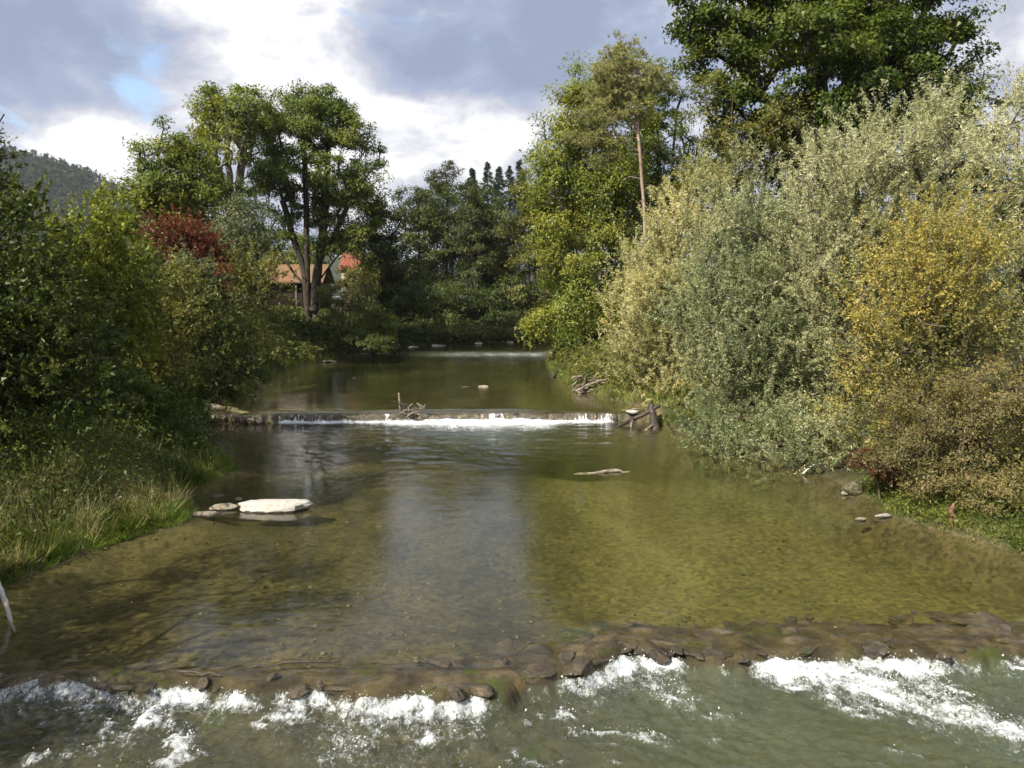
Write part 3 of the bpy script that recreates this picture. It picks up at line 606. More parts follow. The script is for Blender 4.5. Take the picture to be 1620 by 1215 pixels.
def skeleton(stems, stem_r, clusters, rs, step=1.1, sag=0.15):
    """grow limbs from the stems to every cluster; returns edges and radii"""
    N, par, isst = [], [], []
    for st in stems:
        n0 = len(N); pts = smooth_path(st, max(5, len(st) * 4), 0.0) if len(st) > 2 else np.linspace(st[0], st[1], 6)
        pts = pts + np.r_[np.zeros((1, 3)), rs.randn(len(pts) - 1, 3) * stem_r * 0.10]
        for i, q in enumerate(pts): N.append(q); par.append(n0 + i - 1 if i else -1); isst.append(i / (len(pts) - 1))
    arr = np.zeros((len(N) + len(clusters) * 8, 3)); arr[:len(N)] = N; isA = np.zeros(len(arr)); isA[:len(N)] = isst
    cnt = len(N); tips = []
    root = arr[0]; order = np.argsort(np.linalg.norm(clusters - clusters.mean(0), axis=1) * 0.6 + np.linalg.norm(clusters - root, axis=1) * 0.4)
    skip = np.zeros(len(arr), bool); skip[:len(N)] = np.array(isst) < 0.12
    for ci in order:
        c = clusters[ci]; A = arr[:cnt]; dv = c - A; di = np.linalg.norm(dv, axis=1)
        cost = di + 1.2 * np.clip(A[:, 2] - c[2] + 0.35 * di, 0, None) + skip[:cnt] * 50
        j = int(np.argmin(cost)); L = di[j]; m = int(min(7, max(1, round(L / step))))
        p0 = A[j].copy(); prev = j
        for q in range(1, m + 1):
            f = q / m; pt = p0 + (c - p0) * f + np.array([0, 0, 1.0]) * sag * L * f * (1 - f) + (rs.randn(3) * 0.07 * L / m if q < m else 0)
            arr[cnt] = pt; par.append(prev); prev = cnt; cnt += 1
        tips.append(prev)
    par = np.array(par); r = np.zeros(cnt); r[tips] = 1.0; acc = np.zeros(cnt)
    acc[tips] = 1.0; acc[:] = np.maximum(acc, 0)
    for i in range(cnt - 1, -1, -1):
        if acc[i] == 0: acc[i] = 1.0
        if par[i] >= 0: acc[par[i]] += acc[i] if i >= 0 else 0
    rad = acc ** (1 / 2.3); roots = [i for i in range(cnt) if par[i] < 0]
    big = max(rad[i] for i in roots); rad = rad / big * stem_r
    for i in roots: rad[i] *= 1.25
    rad = np.maximum(rad, 0.012)
    e = np.where(par >= 0)[0]
    return arr[:cnt], par, rad, e
def wood_mesh(name, arr, par, rad, e, m, parent, minr=0.0, origin=None):
    keep = e[rad[e] >= minr]; big = keep[rad[keep] > 0.07]; sm = keep[rad[keep] <= 0.07]; V, Fq, off = [], [], 0
    for idx, sd in ((big, 7), (sm, 4)):
        if len(idx) == 0: continue
        r0 = np.where(par[idx] == idx - 1, np.minimum(rad[par[idx]], rad[idx] * 2.2), np.minimum(rad[par[idx]], rad[idx] * 1.3)); v, f = tubes(arr[par[idx]], arr[idx], r0, rad[idx], sd)
        V.append(v); Fq.append(f + off); off += len(v)
    V = np.concatenate(V) - origin; return mesh_np(name, V, np.concatenate(Fq), m, parent, smooth=True)
def leaves(name, cl, lo, lobes, rs, n, L, Wd, rc, m, parent, origin, mode='leaf', flat=0.6, updir=0.55, outw=0.5, keepz=None, wvar=0.5):
    n = int(n * 1.38); L = L * 0.81; Wd = Wd * 0.81; lobt = rs.rand(len(lobes))
    nc = len(cl); cc = np.array([lobes[i][0] for i in lo]); out = nrm(cl - cc + rs.randn(nc, 3) * 0.05)
    wgt = (1 - wvar) + 2 * wvar * rs.rand(nc); wgt = wgt / wgt.sum()
    which = rs.choice(nc, size=n, p=wgt); tone = rs.rand(nc)
    if mode == 'leaf':
        rcl = rc * (0.6 + 0.8 * rs.rand(nc)); g_ = rs.randn(n, 3); g_ = nrm(g_) * (rs.rand(n, 1) ** 0.5)
        P = cl[which] + g_ * rcl[which][:, None] * np.array([1, 1, flat])
        nor = nrm(np.array([0, 0, updir]) + out[which] * outw + rs.randn(n, 3) * 0.42)
        D = nrm(np.cross(nor, rs.randn(n, 3))); D = nrm(D + np.array([0, 0, -0.25])); Sd = nrm(np.cross(D, nor))
    elif mode == 'shoot':      # leaves along upright shoots (willow)
        ns = nc * 6; sc = np.repeat(np.arange(nc), 6); base = cl[sc] + rs.randn(ns, 3) * rc * 0.5
        sd = nrm(out[sc] * outw + np.array([0, 0, updir]) + rs.randn(ns, 3) * 0.35); sl_ = rc * (0.7 + 1.1 * rs.rand(ns))
        w2 = wgt[sc] * (0.5 + rs.rand(ns)); k = rs.choice(ns, size=n, p=w2 / w2.sum()); which = sc[k]
        f = rs.rand(n); P = base[k] + sd[k] * (sl_[k] * f)[:, None] + rs.randn(n, 3) * 0.05 * rc
        D = nrm(sd[k] * 0.55 + nrm(rs.randn(n, 3)) * 0.75); Sd = nrm(np.cross(D, rs.randn(n, 3)))
        tone = rs.rand(nc)
    elif mode == 'needle':
        nt = nc * 14; sc = np.repeat(np.arange(nc), 14); tc = cl[sc] + nrm(rs.randn(nt, 3)) * (rs.rand(nt, 1) ** .5) * rc * np.array([1, 1, flat])
        k = rs.randint(nt, size=n); which = sc[k]; P = tc[k] + rs.randn(n, 3) * 0.03
        D = nrm(nrm(rs.randn(n, 3)) + np.array([0, 0, 0.5]) + out[which] * 0.3); Sd = nrm(np.cross(D, rs.randn(n, 3)))
    Ls = L * (0.6 + 0.8 * rs.rand(n)); V, Fq = leaf_tris(P, D, Sd, Ls, Ls * (Wd / L), droop=0.12)
    return mesh_np(name, V - origin, Fq, m, parent, fattr=dict(v=rs.rand(n), t=.55 * tone[which] + .45 * lobt[lo[which]]))
SEED = [100]
def tree(name, label, cat, Y, lobes, stems, stem_r, ncl, n, L, Wd, rc, lm, bark=BARK_DK, group=None, mode='leaf', hole=0.0, shell=0.45, minr=0.0, hs=0.35, step=1.1, **kw):
    SEED[0] += 1; rs = np.random.RandomState(SEED[0])
    base = np.array(stems[0][0], float); t = thing(name, label, cat, base, group)
    cl, lo = sample_lobes(lobes, ncl, rs, shell, hole, hs)
    sink = stems[0][0]; 
    arr, par, rad, e = skeleton(stems, stem_r, cl, rs, step)
    wood_mesh('trunk', arr, par, rad, e, bark, t, minr, base)
    if n: leaves('crown', cl, lo, lobes, rs, n, L, Wd, rc, lm, t, base, mode, **kw)
    return t
def foot(px, Y, dz=-0.15):
    x = (px - 810) / F * Y; return np.array([x, Y, float(ground_z(np.array([x]), np.array([float(Y)]))[0]) + dz])
def stems_up(px, Y, tops, spread=0.3, seed=0):
    """several stems leaving one foot towards pixel tops"""
    b = foot(px, Y); o = []
    for i, (tx, ty) in enumerate(tops):
        q = at(tx, ty, Y); bb = b + np.array([(i - (len(tops) - 1) / 2) * spread, 0.1 * (i % 2), 0]); mid = (bb + q) / 2 + np.array([0.15 * (q[0] - bb[0]), 0, 0.06 * (q[2] - bb[2])]) * -1
        mid = bb + (q - bb) * 0.5 + np.array([-(q[0] - bb[0]) * 0.12, 0, (q[2] - bb[2]) * 0.06])
        o.append([bb, mid, q])
    return o
c3 = lambda *a: list(a)
LM_ASH = leaf_mat('leaf_ash', [(0.055, 0.085, 0.016), (0.105, 0.145, 0.024), (0.17, 0.205, 0.036), (0.26, 0.265, 0.05)])
LM_MAPLE = leaf_mat('leaf_maple', [(0.026, 0.050, 0.010), (0.061, 0.094, 0.015), (0.109, 0.144, 0.022), (0.181, 0.188, 0.031)])
LM_HORN = leaf_mat('leaf_hornbeam', [(0.071, 0.113, 0.021), (0.156, 0.198, 0.033), (0.270, 0.288, 0.048), (0.398, 0.339, 0.063)])
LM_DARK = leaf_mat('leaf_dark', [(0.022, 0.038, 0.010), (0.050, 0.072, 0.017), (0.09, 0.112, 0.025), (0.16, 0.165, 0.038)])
LM_FAR = leaf_mat('leaf_far', [(0.030, 0.046, 0.012), (0.060, 0.078, 0.020), (0.095, 0.105, 0.030), (0.14, 0.135, 0.045)])
LM_WILLOW = leaf_mat('leaf_willow', [(0.171, 0.190, 0.082), (0.329, 0.338, 0.164), (0.470, 0.464, 0.252), (0.611, 0.582, 0.374)], 0.25, 0.08, .6)
LM_WILLOW_Y = leaf_mat('leaf_willow_yellowing', [(0.227, 0.239, 0.093), (0.431, 0.412, 0.174), (0.590, 0.550, 0.286), (0.675, 0.562, 0.212)], 0.28, 0.07, .6)
LM_WILLOW_G = leaf_mat('leaf_willow_green', [(0.102, 0.134, 0.053), (0.211, 0.242, 0.107), (0.339, 0.360, 0.182), (0.498, 0.503, 0.297)], 0.25, 0.08, .6)
LM_YELLOW = leaf_mat('leaf_yellow', [(0.098, 0.112, 0.036), (0.218, 0.213, 0.066), (0.391, 0.325, 0.084), (0.575, 0.459, 0.132)], 0.35, 0.06)
LM_BROWN = leaf_mat('leaf_brown', [(0.063, 0.069, 0.024), (0.138, 0.127, 0.046), (0.218, 0.178, 0.066), (0.310, 0.230, 0.090)])
LM_RED = leaf_mat('leaf_red', [(0.07, 0.055, 0.02), (0.13, 0.045, 0.024), (0.20, 0.055, 0.034), (0.16, 0.12, 0.035)])
LM_RUST = leaf_mat('leaf_rust', [(0.06, 0.035, 0.015), (0.13, 0.06, 0.025), (0.17, 0.085, 0.03), (0.12, 0.12, 0.03)])
LM_GREYG = leaf_mat('leaf_greygreen', [(0.05, 0.07, 0.03), (0.10, 0.125, 0.05), (0.15, 0.17, 0.075), (0.19, 0.20, 0.10)])
LM_OLIVE = leaf_mat('leaf_olive', [(0.05, 0.068, 0.017), (0.11, 0.125, 0.03), (0.19, 0.185, 0.045), (0.27, 0.235, 0.065)])
LM_LIME = leaf_mat('leaf_lime', [(0.06, 0.10, 0.018), (0.135, 0.175, 0.028), (0.23, 0.25, 0.04), (0.35, 0.34, 0.055)])
LM_PINE = leaf_mat('leaf_pine', [(0.094, 0.120, 0.039), (0.200, 0.216, 0.072), (0.325, 0.312, 0.111), (0.413, 0.384, 0.143)], 0.15)
LM_SPRUCE = leaf_mat('leaf_spruce', [(0.014, 0.026, 0.014), (0.030, 0.048, 0.026), (0.05, 0.07, 0.036)], 0.1)
#==PLANTS==
# ------------------------------------------------------------------ left bank, far to near
Y = 80
B0 = foot(490, Y)
stC = [[at(487, 512, Y), at(482, 440, Y), at(462, 370, Y), at(440, 290, Y)], [at(497, 512, Y + .4), at(500, 430, Y), at(530, 370, Y), at(560, 300, Y)],
       [at(487, 490, Y), at(486, 420, Y), at(485, 330, Y), at(480, 220, Y)], [at(497, 490, Y), at(505, 410, Y - .5), at(515, 330, Y), at(520, 230, Y)], [at(484, 455, Y), at(450, 410, Y + 1), at(430, 360, Y + 1)], [at(500, 450, Y), at(540, 400, Y - 2), at(580, 370, Y - 2)]]
tree('ash_tree', 'tall forked green tree with dark leaning trunks in front of the barn', 'tree', Y,
     lob(Y, (480, 195, 75, 62), (430, 240, 45, 80), (540, 235, 62, 75), (490, 290, 95, 60), (570, 310, 45, 55), (440, 330, 40, 45), (540, 370, 65, 32), (500, 160, 55, 28)), stC, 0.42, 400, 60000, 0.30, 0.15, 1.15, LM_ASH, BARK_DK, hole=0.38, shell=0.55, wvar=.7, flat=.6)
Y = 72
tree('ash_tree', 'half bare tree of upright grey branches with a thin green top', 'tree', Y,
     lob(Y, (340, 180, 32, 38), (385, 175, 32, 38), (365, 240, 45, 85), (370, 320, 40, 60)), [[foot(372, Y), at(370, 350, Y), at(362, 260, Y), at(355, 160, Y)], [foot(376, Y), at(376, 330, Y), at(385, 240, Y), at(392, 165, Y)], [foot(370, Y), at(360, 330, Y), at(345, 260, Y), at(330, 190, Y)]], 0.42, 210, 5200, 0.36, 0.18, 0.9, LM_ASH, BARK, hole=0.3)
tree('leafy_tree', 'yellow green tree clump crowning the half bare grey tree', 'tree', Y + 3,
     lob(Y + 3, (335, 185, 28, 48), (392, 180, 34, 42), (322, 230, 20, 30)), [[foot(340, Y + 3), at(338, 300, Y + 3), at(335, 180, Y + 3)]], 0.25, 80, 9000, 0.36, 0.18, 1.0, LM_LIME, BARK_DK)
Y = 66
tree('leafy_tree', 'bright green rounded tree left of the half bare tree', 'tree', Y, lob(Y, (265, 270, 60, 75), (305, 300, 44, 75), (222, 325, 52, 60), (260, 350, 75, 55), (285, 230, 34, 40)), stems_up(270, Y, [(240, 300), (270, 250), (300, 280)]), 0.35, 190, 26000, 0.32, 0.16, 1.1, LM_LIME, BARK_DK, hole=0.3)
tree('leafy_tree', 'thin grey shrub tree below the half bare grey branches', 'tree', 60, lob(60, (385, 350, 50, 45), (360, 400, 55, 45), (410, 385, 35, 45)), stems_up(385, 60, [(360, 350), (400, 330)]), 0.16, 150, 9000, 0.24, 0.11, 1.0, LM_GREYG, BARK_TWIG, hole=0.3)
Y = 50
tree('red_shrub', 'round shrub with red autumn leaves on the left bank', 'shrub', Y, lob(Y, (285, 380, 46, 30), (318, 415, 26, 30)), stems_up(292, Y, [(270, 370), (300, 360), (320, 400)]), 0.07, 120, 11000, 0.20, 0.10, 0.55, LM_RED, BARK_DK, mode='shoot', updir=.4, outw=.6)
tree('shrub', 'rusty brown shrub just under the red leaved shrub', 'shrub', 48, lob(48, (330, 440, 32, 34), (345, 470, 30, 28)), stems_up(335, 48, [(330, 430), (345, 450)]), 0.06, 60, 5500, 0.20, 0.10, 0.55, LM_RUST, BARK_DK)
tree('shrub', 'grey green shrub in front of the red leaved shrub', 'shrub', 45, lob(45, (285, 445, 42, 32), (262, 470, 34, 36)), stems_up(280, 45, [(270, 430), (300, 420)]), 0.07, 90, 9000, 0.19, 0.09, 0.6, LM_GREYG, BARK_DK, mode='shoot', updir=.35, outw=.6)
tree('shrub', 'yellow brown shrub below the grey green shrub', 'shrub', 41, lob(41, (285, 480, 42, 40), (262, 500, 34, 34)), stems_up(280, 41, [(270, 470), (300, 470)]), 0.06, 80, 7500, 0.18, 0.09, 0.55, LM_OLIVE, BARK_DK, mode='shoot', updir=.35, outw=.6)
tree('shrub', 'tall olive shrub left of the barn', 'shrub', 57, lob(57, (395, 440, 48, 55), (370, 470, 45, 50), (420, 490, 30, 35)), stems_up(395, 57, [(380, 430), (410, 430)]), 0.09, 120, 11000, 0.22, 0.11, 0.8, LM_OLIVE, BARK_DK, mode='shoot', updir=.35, outw=.6)
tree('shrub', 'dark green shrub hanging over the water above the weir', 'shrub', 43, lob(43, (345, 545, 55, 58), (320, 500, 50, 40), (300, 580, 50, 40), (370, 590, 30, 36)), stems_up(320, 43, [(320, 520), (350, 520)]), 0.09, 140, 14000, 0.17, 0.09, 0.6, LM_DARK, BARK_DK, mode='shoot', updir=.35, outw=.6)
tree('shrub', 'sunny pale olive shrub at the bend beside the upper pool', 'shrub', 54, lob(54, (396, 535, 28, 36), (375, 560, 26, 30)), stems_up(405, 54, [(405, 530), (415, 540)]), 0.06, 60, 6000, 0.18, 0.09, 0.55, LM_OLIVE, BARK_DK, mode='shoot', updir=.35, outw=.6)
tree('shrub', 'yellowish bush immediately right of the forked tree trunk', 'shrub', 78, lob(78, (548, 470, 42, 48), (572, 445, 28, 45), (525, 485, 24, 34), (545, 440, 22, 24)), stems_up(548, 78, [(540, 460), (560, 450)]), 0.10, 100, 9000, 0.24, 0.10, 0.9, LM_OLIVE, BARK_TWIG, hole=.3)
tree('shrub', 'bright green low bush on the shore right of the yellowish bush', 'shrub', 82, lob(82, (592, 505, 34, 22), (575, 520, 25, 14), (615, 515, 20, 14)), stems_up(592, 82, [(585, 505), (600, 505)]), 0.08, 60, 7000, 0.26, 0.15, 0.8, LM_LIME, BARK_DK)
tree('shrub', 'dark low bush under the forked tree at the water edge', 'shrub', 75, lob(75, (552, 530, 32, 20), (590, 542, 35, 14)), stems_up(555, 75, [(550, 525), (560, 528)]), 0.06, 50, 5000, 0.2, 0.1, 0.7, LM_DARK, BARK_DK)
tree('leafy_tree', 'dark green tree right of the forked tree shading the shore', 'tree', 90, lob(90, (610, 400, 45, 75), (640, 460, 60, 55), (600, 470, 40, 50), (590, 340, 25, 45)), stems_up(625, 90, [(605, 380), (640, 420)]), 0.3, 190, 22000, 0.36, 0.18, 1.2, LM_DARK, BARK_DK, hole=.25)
# near left thicket
tree('alder_tree', 'bushy alder on the left bank beside the camera, shading the near water', 'tree', 10, [(np.array([-13.2, 10.2, 6.2]), np.array([3.6, 3.4, 3.2])), (np.array([-15.2, 7.5, 6.0]), np.array([2.6, 2.6, 3.0])), (np.array([-12.2, 8.0, 4.5]), np.array([2.4, 2.6, 2.4]))], [[np.array([-14.5, 10.5, .4]), np.array([-14.2, 10.4, 3]), np.array([-13.4, 10.2, 7.5])], [np.array([-14.6, 10.6, .4]), np.array([-15, 9.6, 3]), np.array([-15.4, 8.0, 8])]], 0.16, 150, 15000, 0.16, 0.11, 0.7, LM_DARK, BARK_DK, hole=.2)
tree('hazel_bush', 'tall leafy bush with yellow lit leaves near the left edge', 'bush', 28, lob(28, (140, 405, 58, 75), (185, 450, 60, 75), (120, 480, 70, 80), (180, 520, 60, 60)), stems_up(130, 28, [(110, 420), (140, 370), (180, 400), (190, 450)], .25), 0.09, 240, 26000, 0.15, 0.095, 0.55, LM_LIME, BARK_DK, hole=.3, mode='shoot', updir=.35, outw=.6)
tree('hazel_bush', 'dense olive bush between the yellow lit bush and the red shrub', 'bush', 33, lob(33, (225, 470, 52, 75), (250, 540, 62, 60), (215, 590, 62, 50), (190, 460, 40, 60)), stems_up(215, 33, [(215, 450), (240, 490), (260, 540)], .25), 0.09, 200, 21000, 0.16, 0.09, 0.6, LM_OLIVE, BARK_DK, hole=.25, mode='shoot', updir=.35, outw=.6)
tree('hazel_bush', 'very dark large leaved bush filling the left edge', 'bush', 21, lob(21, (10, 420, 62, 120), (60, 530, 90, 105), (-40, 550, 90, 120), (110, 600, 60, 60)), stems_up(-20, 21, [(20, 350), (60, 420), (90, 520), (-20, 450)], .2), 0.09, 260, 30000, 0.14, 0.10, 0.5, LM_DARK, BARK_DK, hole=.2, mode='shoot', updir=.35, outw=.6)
tree('bramble_bush', 'low glossy leaved bramble above the grassy bank', 'bush', 26.5, lob(26.5, (205, 630, 52, 40), (150, 640, 50, 36), (240, 660, 35, 26)), stems_up(190, 26.5, [(190, 625), (215, 625)], .25), 0.04, 110, 11000, 0.12, 0.085, 0.4, LM_MAPLE, BARK_DK)
tree('bramble_bush', 'shaded green bank bush just below the left end of the weir', 'bush', 36, lob(36, (285, 640, 45, 38), (250, 610, 40, 40), (315, 610, 30, 40)), stems_up(270, 36, [(280, 620), (260, 610)], .25), 0.04, 90, 9000, 0.14, 0.085, 0.45, LM_DARK, BARK_DK, mode='shoot', updir=.35, outw=.6)
tree('leafy_tree', 'shady tree at the left edge with twigs against the sky', 'tree', 23, lob(23, (-120, 260, 90, 90), (-60, 330, 70, 90), (-200, 340, 100, 120), (-25, 265, 30, 60)), [[foot(-190, 23), at(-170, 450, 23), at(-110, 270, 23)], [foot(-195, 23), at(-200, 430, 23), at(-220, 290, 23)], [at(-150, 420, 23), at(-60, 300, 23), at(5, 180, 23)]], 0.14, 200, 22000, 0.14, 0.09, 0.6, LM_DARK, BARK_DK, mode='shoot', updir=.5, outw=.6)
# ------------------------------------------------------------------ far trees closing the view
for i, (px, Y, top, hw, low, lab, lm_, n) in enumerate((
    (660, 118, 275, 38, 420, 'airy tree beyond the far riffle, nearest the dark shore tree', LM_FAR, 11000),
    (705, 124, 250, 34, 400, 'tallest airy tree standing left of the spruces', LM_FAR, 11000),
    (745, 112, 285, 42, 430, 'slender grey green tree in front of the spruces', LM_FAR, 13000),
    (795, 116, 350, 38, 450, 'rusty tinted thin tree in the shade below the spruces', LM_OLIVE, 11000),
    (835, 104, 270, 36, 430, 'lighter green tree right of the spruces', LM_OLIVE, 14000),
    (688, 116, 285, 48, 440, 'dark dense tree low behind the far riffle, left one', LM_DARK, 13000),
    (765, 118, 280, 48, 440, 'dark dense tree low behind the far riffle, below the spruces', LM_DARK, 13000),
    (890, 112, 300, 50, 440, 'dark tree standing behind the hornbeam at the bend', LM_DARK, 14000),
    (970, 108, 300, 60, 440, 'dark tree behind the pine trunk, deepest in the wood', LM_DARK, 14000))):
    md = (top + low) / 2
    tree('leafy_tree', lab, 'tree', Y, lob(Y, (px, top + 45, hw * .8, 45), (px - hw * .3, md, hw, 60), (px + hw * .4, md + 30, hw, 60), (px, low + 20, hw * 1.1, 50)),
         [[foot(px, Y), at(px + 3, md + 40, Y), at(px, top + 20, Y)], [foot(px + 6, Y), at(px + 14, md + 40, Y), at(px + 14, top + 60, Y)]], 0.22, 150, n, 0.42, 0.2, 1.1, lm_, BARK_DK, group='trees beyond the far riffle', hole=.38)
for i, (px, Y, lab) in enumerate(((640, 104, 'left one of the dark bushes on the far shore'), (700, 106, 'dark bush on the far shore straight above the far riffle'), (755, 107, 'dark bush on the far shore behind the small pale rocks'), (815, 105, 'dark bush on the far shore left of the hornbeam'), (880, 106, 'dark bush on the far shore half covered by the hornbeam'), (950, 104, 'rightmost dark bush on the far shore behind the hornbeam'))):
    tree('far_bush', lab, 'bush', Y, lob(Y, (px, 480, 48, 42), (px + 15, 515, 48, 28)), stems_up(px, Y, [(px - 10, 480), (px + 12, 470)]), 0.1, 110, 11000, 0.36, 0.18, 1.1, LM_DARK, BARK_DK, group='dark bushes on the far shore')
def spruce(px, Y, top, lab, hw=8.0):
    SEED[0] += 1; rs = np.random.RandomState(SEED[0]); b = foot(px, Y); tp = at(px, top + 8 + (px * 7) % 11, Y); h = tp[2] - b[2]
    t = thing('spruce_tree', lab, 'tree', b, 'spruces behind the far trees')
    v, f = tube_path(np.linspace([0, 0, 0], [0, 0, h], 6), np.linspace(.28, .02, 6), 6, 1); mesh_np('trunk', v, f, BARK_DK, t)
    nb = 300; hz = h * (0.30 + 0.70 * rs.rand(nb) ** 1.0); ln = hw * (1.0 - hz / h) ** 0.85 * rs.uniform(.6, 1.2, nb) + .05; th = rs.rand(nb) * 6.283
    k = rs.randint(nb, size=8000); fr = rs.rand(8000) ** .6
    P = np.stack([np.cos(th[k]) * ln[k] * fr, np.sin(th[k]) * ln[k] * fr, hz[k] - ln[k] * fr * .35], 1) + rs.randn(8000, 3) * .09
    D = nrm(np.stack([np.cos(th[k]), np.sin(th[k]), -0.5 + 0 * k], 1) + rs.randn(8000, 3) * .5); Sd = nrm(np.cross(D, rs.randn(8000, 3)))
    V, Fq = leaf_tris(P, D, Sd, .5 * (.5 + .9 * rs.rand(8000)), .16); mesh_np('crown', V, Fq, LM_SPRUCE, t, fattr=dict(v=rs.rand(8000), t=rs.rand(nb)[k]))
for px, Y, top, lab in ((748, 165, 258, 'leftmost spruce of the row on the skyline'), (772, 172, 246, 'second spruce from the left on the skyline'), (790, 168, 248, 'middle spruce of the skyline row'), (806, 175, 244, 'fourth spruce from the left on the skyline'), (822, 170, 243, 'rightmost spruce of the skyline row')):
    spruce(px, Y, top, lab)
# ------------------------------------------------------------------ right bank
Y = 68
tree('hornbeam_tree', 'yellow green tree leaning over the upper pool on the right bank', 'tree', Y,
     lob(Y, (908, 200, 50, 62), (935, 140, 48, 55), (885, 275, 56, 66), (930, 270, 80, 90), (975, 190, 60, 80), (985, 330, 60, 90), (880, 370, 45, 50), (930, 380, 75, 70), (875, 460, 42, 42), (930, 480, 70, 70), (870, 515, 38, 26), (935, 545, 50, 34), (900, 320, 60, 50)),
     [[foot(965, Y), at(955, 470, Y), at(930, 320, Y), at(920, 160, Y)], [foot(962, Y), at(930, 460, Y), at(890, 360, Y)], [foot(960, Y), at(925, 520, Y), at(880, 470, Y)]], 0.36, 420, 70000, 0.27, 0.15, 1.25, LM_HORN, BARK, hole=.12, flat=.75)
Y = 60
pn = tree('pine_tree', 'tall pine with a bare pinkish trunk above the pale willows', 'tree', Y,
     lob(Y, (985, 80, 26, 26), (975, 115, 45, 22), (1000, 130, 60, 26), (955, 150, 40, 20), (970, 175, 30, 18), (965, 225, 26, 14), (1040, 125, 30, 22), (945, 185, 42, 18), (935, 215, 36, 16), (995, 165, 42, 18), (950, 250, 30, 14), (985, 105, 36, 26)),
     [[foot(1020, Y), at(1020, 360, Y), at(1011, 230, Y), at(1003, 140, Y), at(985, 65, Y)]], 0.125, 240, 46000, 0.30, 0.04, 0.8, LM_PINE, BARK_PINE, mode='needle', flat=.45)
for i, (y0, dx, dy) in enumerate(((155, -32, -4), (183, -28, 4), (205, -26, 16), (246, -34, 6), (283, -30, 3), (213, 8, 6), (325, -8, -2), (330, 6, 4))):
    a = at(1004 + (y0 - 140) * .075, y0, Y); b = at(1004 + (y0 - 140) * .075 + dx, y0 + dy, Y - .6 * (i % 2)); m_ = (a + b) / 2 + np.array([0, 0, .25])
    v, f = tube_path(smooth_path([a, m_, b], 6, .04, i), np.linspace(.05, .015, 6), 5, i); mesh_np('dead_branch', v - np.array(pn.location), f, DEADWOOD, pn)
Y = 76
tree('leafy_tree', 'dark green tree right behind the pine trunk', 'tree', Y, lob(Y, (1060, 150, 55, 60), (1050, 240, 70, 80), (1080, 330, 80, 80), (1000, 300, 60, 90), (990, 420, 70, 80), (1020, 200, 45, 60)), stems_up(1050, Y, [(1040, 200), (1070, 180), (1010, 300)]), 0.4, 260, 30000, 0.32, 0.16, 1.2, LM_MAPLE, BARK_DK, hole=.2)
Y = 50
tree('maple_tree', 'huge dark green tree towering over the willows, cut by the top edge', 'tree', Y,
     lob(Y, (1110, 20, 60, 55), (1150, 100, 65, 65), (1230, 30, 85, 75), (1320, -60, 130, 90), (1350, 70, 80, 75), (1440, 20, 95, 85), (1480, 110, 75, 60), (1180, 190, 70, 50), (1400, 170, 80, 40), (1500, 170, 60, 40), (1270, 150, 70, 55, -2), (1340, 160, 70, 50, -3), (1290, 70, 80, 60, -4), (1400, 90, 70, 60, -4), (1240, -60, 120, 70)),
     [[foot(1320, Y), at(1315, 280, Y), at(1290, 120, Y), at(1255, 0, Y), at(1230, -80, Y)], [foot(1325, Y), at(1330, 250, Y), at(1340, 90, Y), at(1360, -60, Y)], [foot(1330, Y), at(1360, 240, Y), at(1430, 100, Y), at(1470, 0, Y)], [at(1312, 300, Y), at(1250, 200, Y), at(1160, 100, Y)]], 0.55, 520, 78000, 0.28, 0.20, 1.15, LM_MAPLE, BARK_DK, hole=.24, flat=.5)
tree('thicket_tree', 'twiggy half bare thicket tree between the pine and the great tree', 'tree', 48, lob(48, (1150, 240, 75, 60), (1120, 180, 45, 60), (1230, 210, 60, 65), (1100, 300, 50, 40), (1260, 260, 50, 40)), stems_up(1180, 48, [(1150, 230), (1230, 200), (1110, 280), (1260, 230)], .4), 0.14, 260, 19000, 0.20, 0.11, 0.7, LM_OLIVE, BARK_TWIG, hole=.25)
tree('leafy_tree', 'shaded tree filling the gap under the great tree, behind the silver willows', 'tree', 56, lob(56, (1330, 270, 110, 60), (1450, 250, 110, 60), (1200, 330, 110, 60), (1540, 190, 60, 90), (1560, 300, 80, 80)), stems_up(1380, 56, [(1330, 260), (1450, 240), (1540, 200)], .5), 0.3, 240, 26000, 0.28, 0.16, 1.1, LM_DARK, BARK_DK, hole=.2)
for px, Y_, lab, ly in ((1110, 50, 'shaded bush in the wood behind the straw yellow willow', 0), (1240, 46, 'shaded bush in the wood behind the grey green willow', 0), (1380, 44, 'shaded bush in the wood behind the tallest silver willow', 0), (1530, 42, 'shaded bush in the wood behind the yellow leaved poplar', 0)):
    tree('wood_bush', lab, 'bush', Y_, lob(Y_, (px, 400, 85, 75), (px - 30, 480, 85, 70), (px + 30, 550, 85, 60)), stems_up(px, Y_, [(px - 30, 420), (px + 30, 400)], .4), 0.12, 150, 15000, 0.26, 0.16, 1.0, LM_DARK, BARK_DK, group='shaded bushes behind the willows')
for px, Y_, lab in ((400, 135, 'distant green tree behind the left end of the barn'), (470, 140, 'distant green tree between barn and house roofs'), (590, 132, 'distant green tree right of the red house roof')):
    tree('leafy_tree', lab, 'tree', Y_, lob(Y_, (px, 400, 45, 40), (px + 10, 440, 50, 35)), stems_up(px, Y_, [(px, 390), (px + 12, 410)], .4), 0.2, 90, 8000, 0.5, 0.28, 1.6, LM_ASH, BARK_DK, group='trees behind the barn')
WK = dict(mode='shoot', updir=.75, outw=.6, wvar=.85, hole=.30, hs=.55)
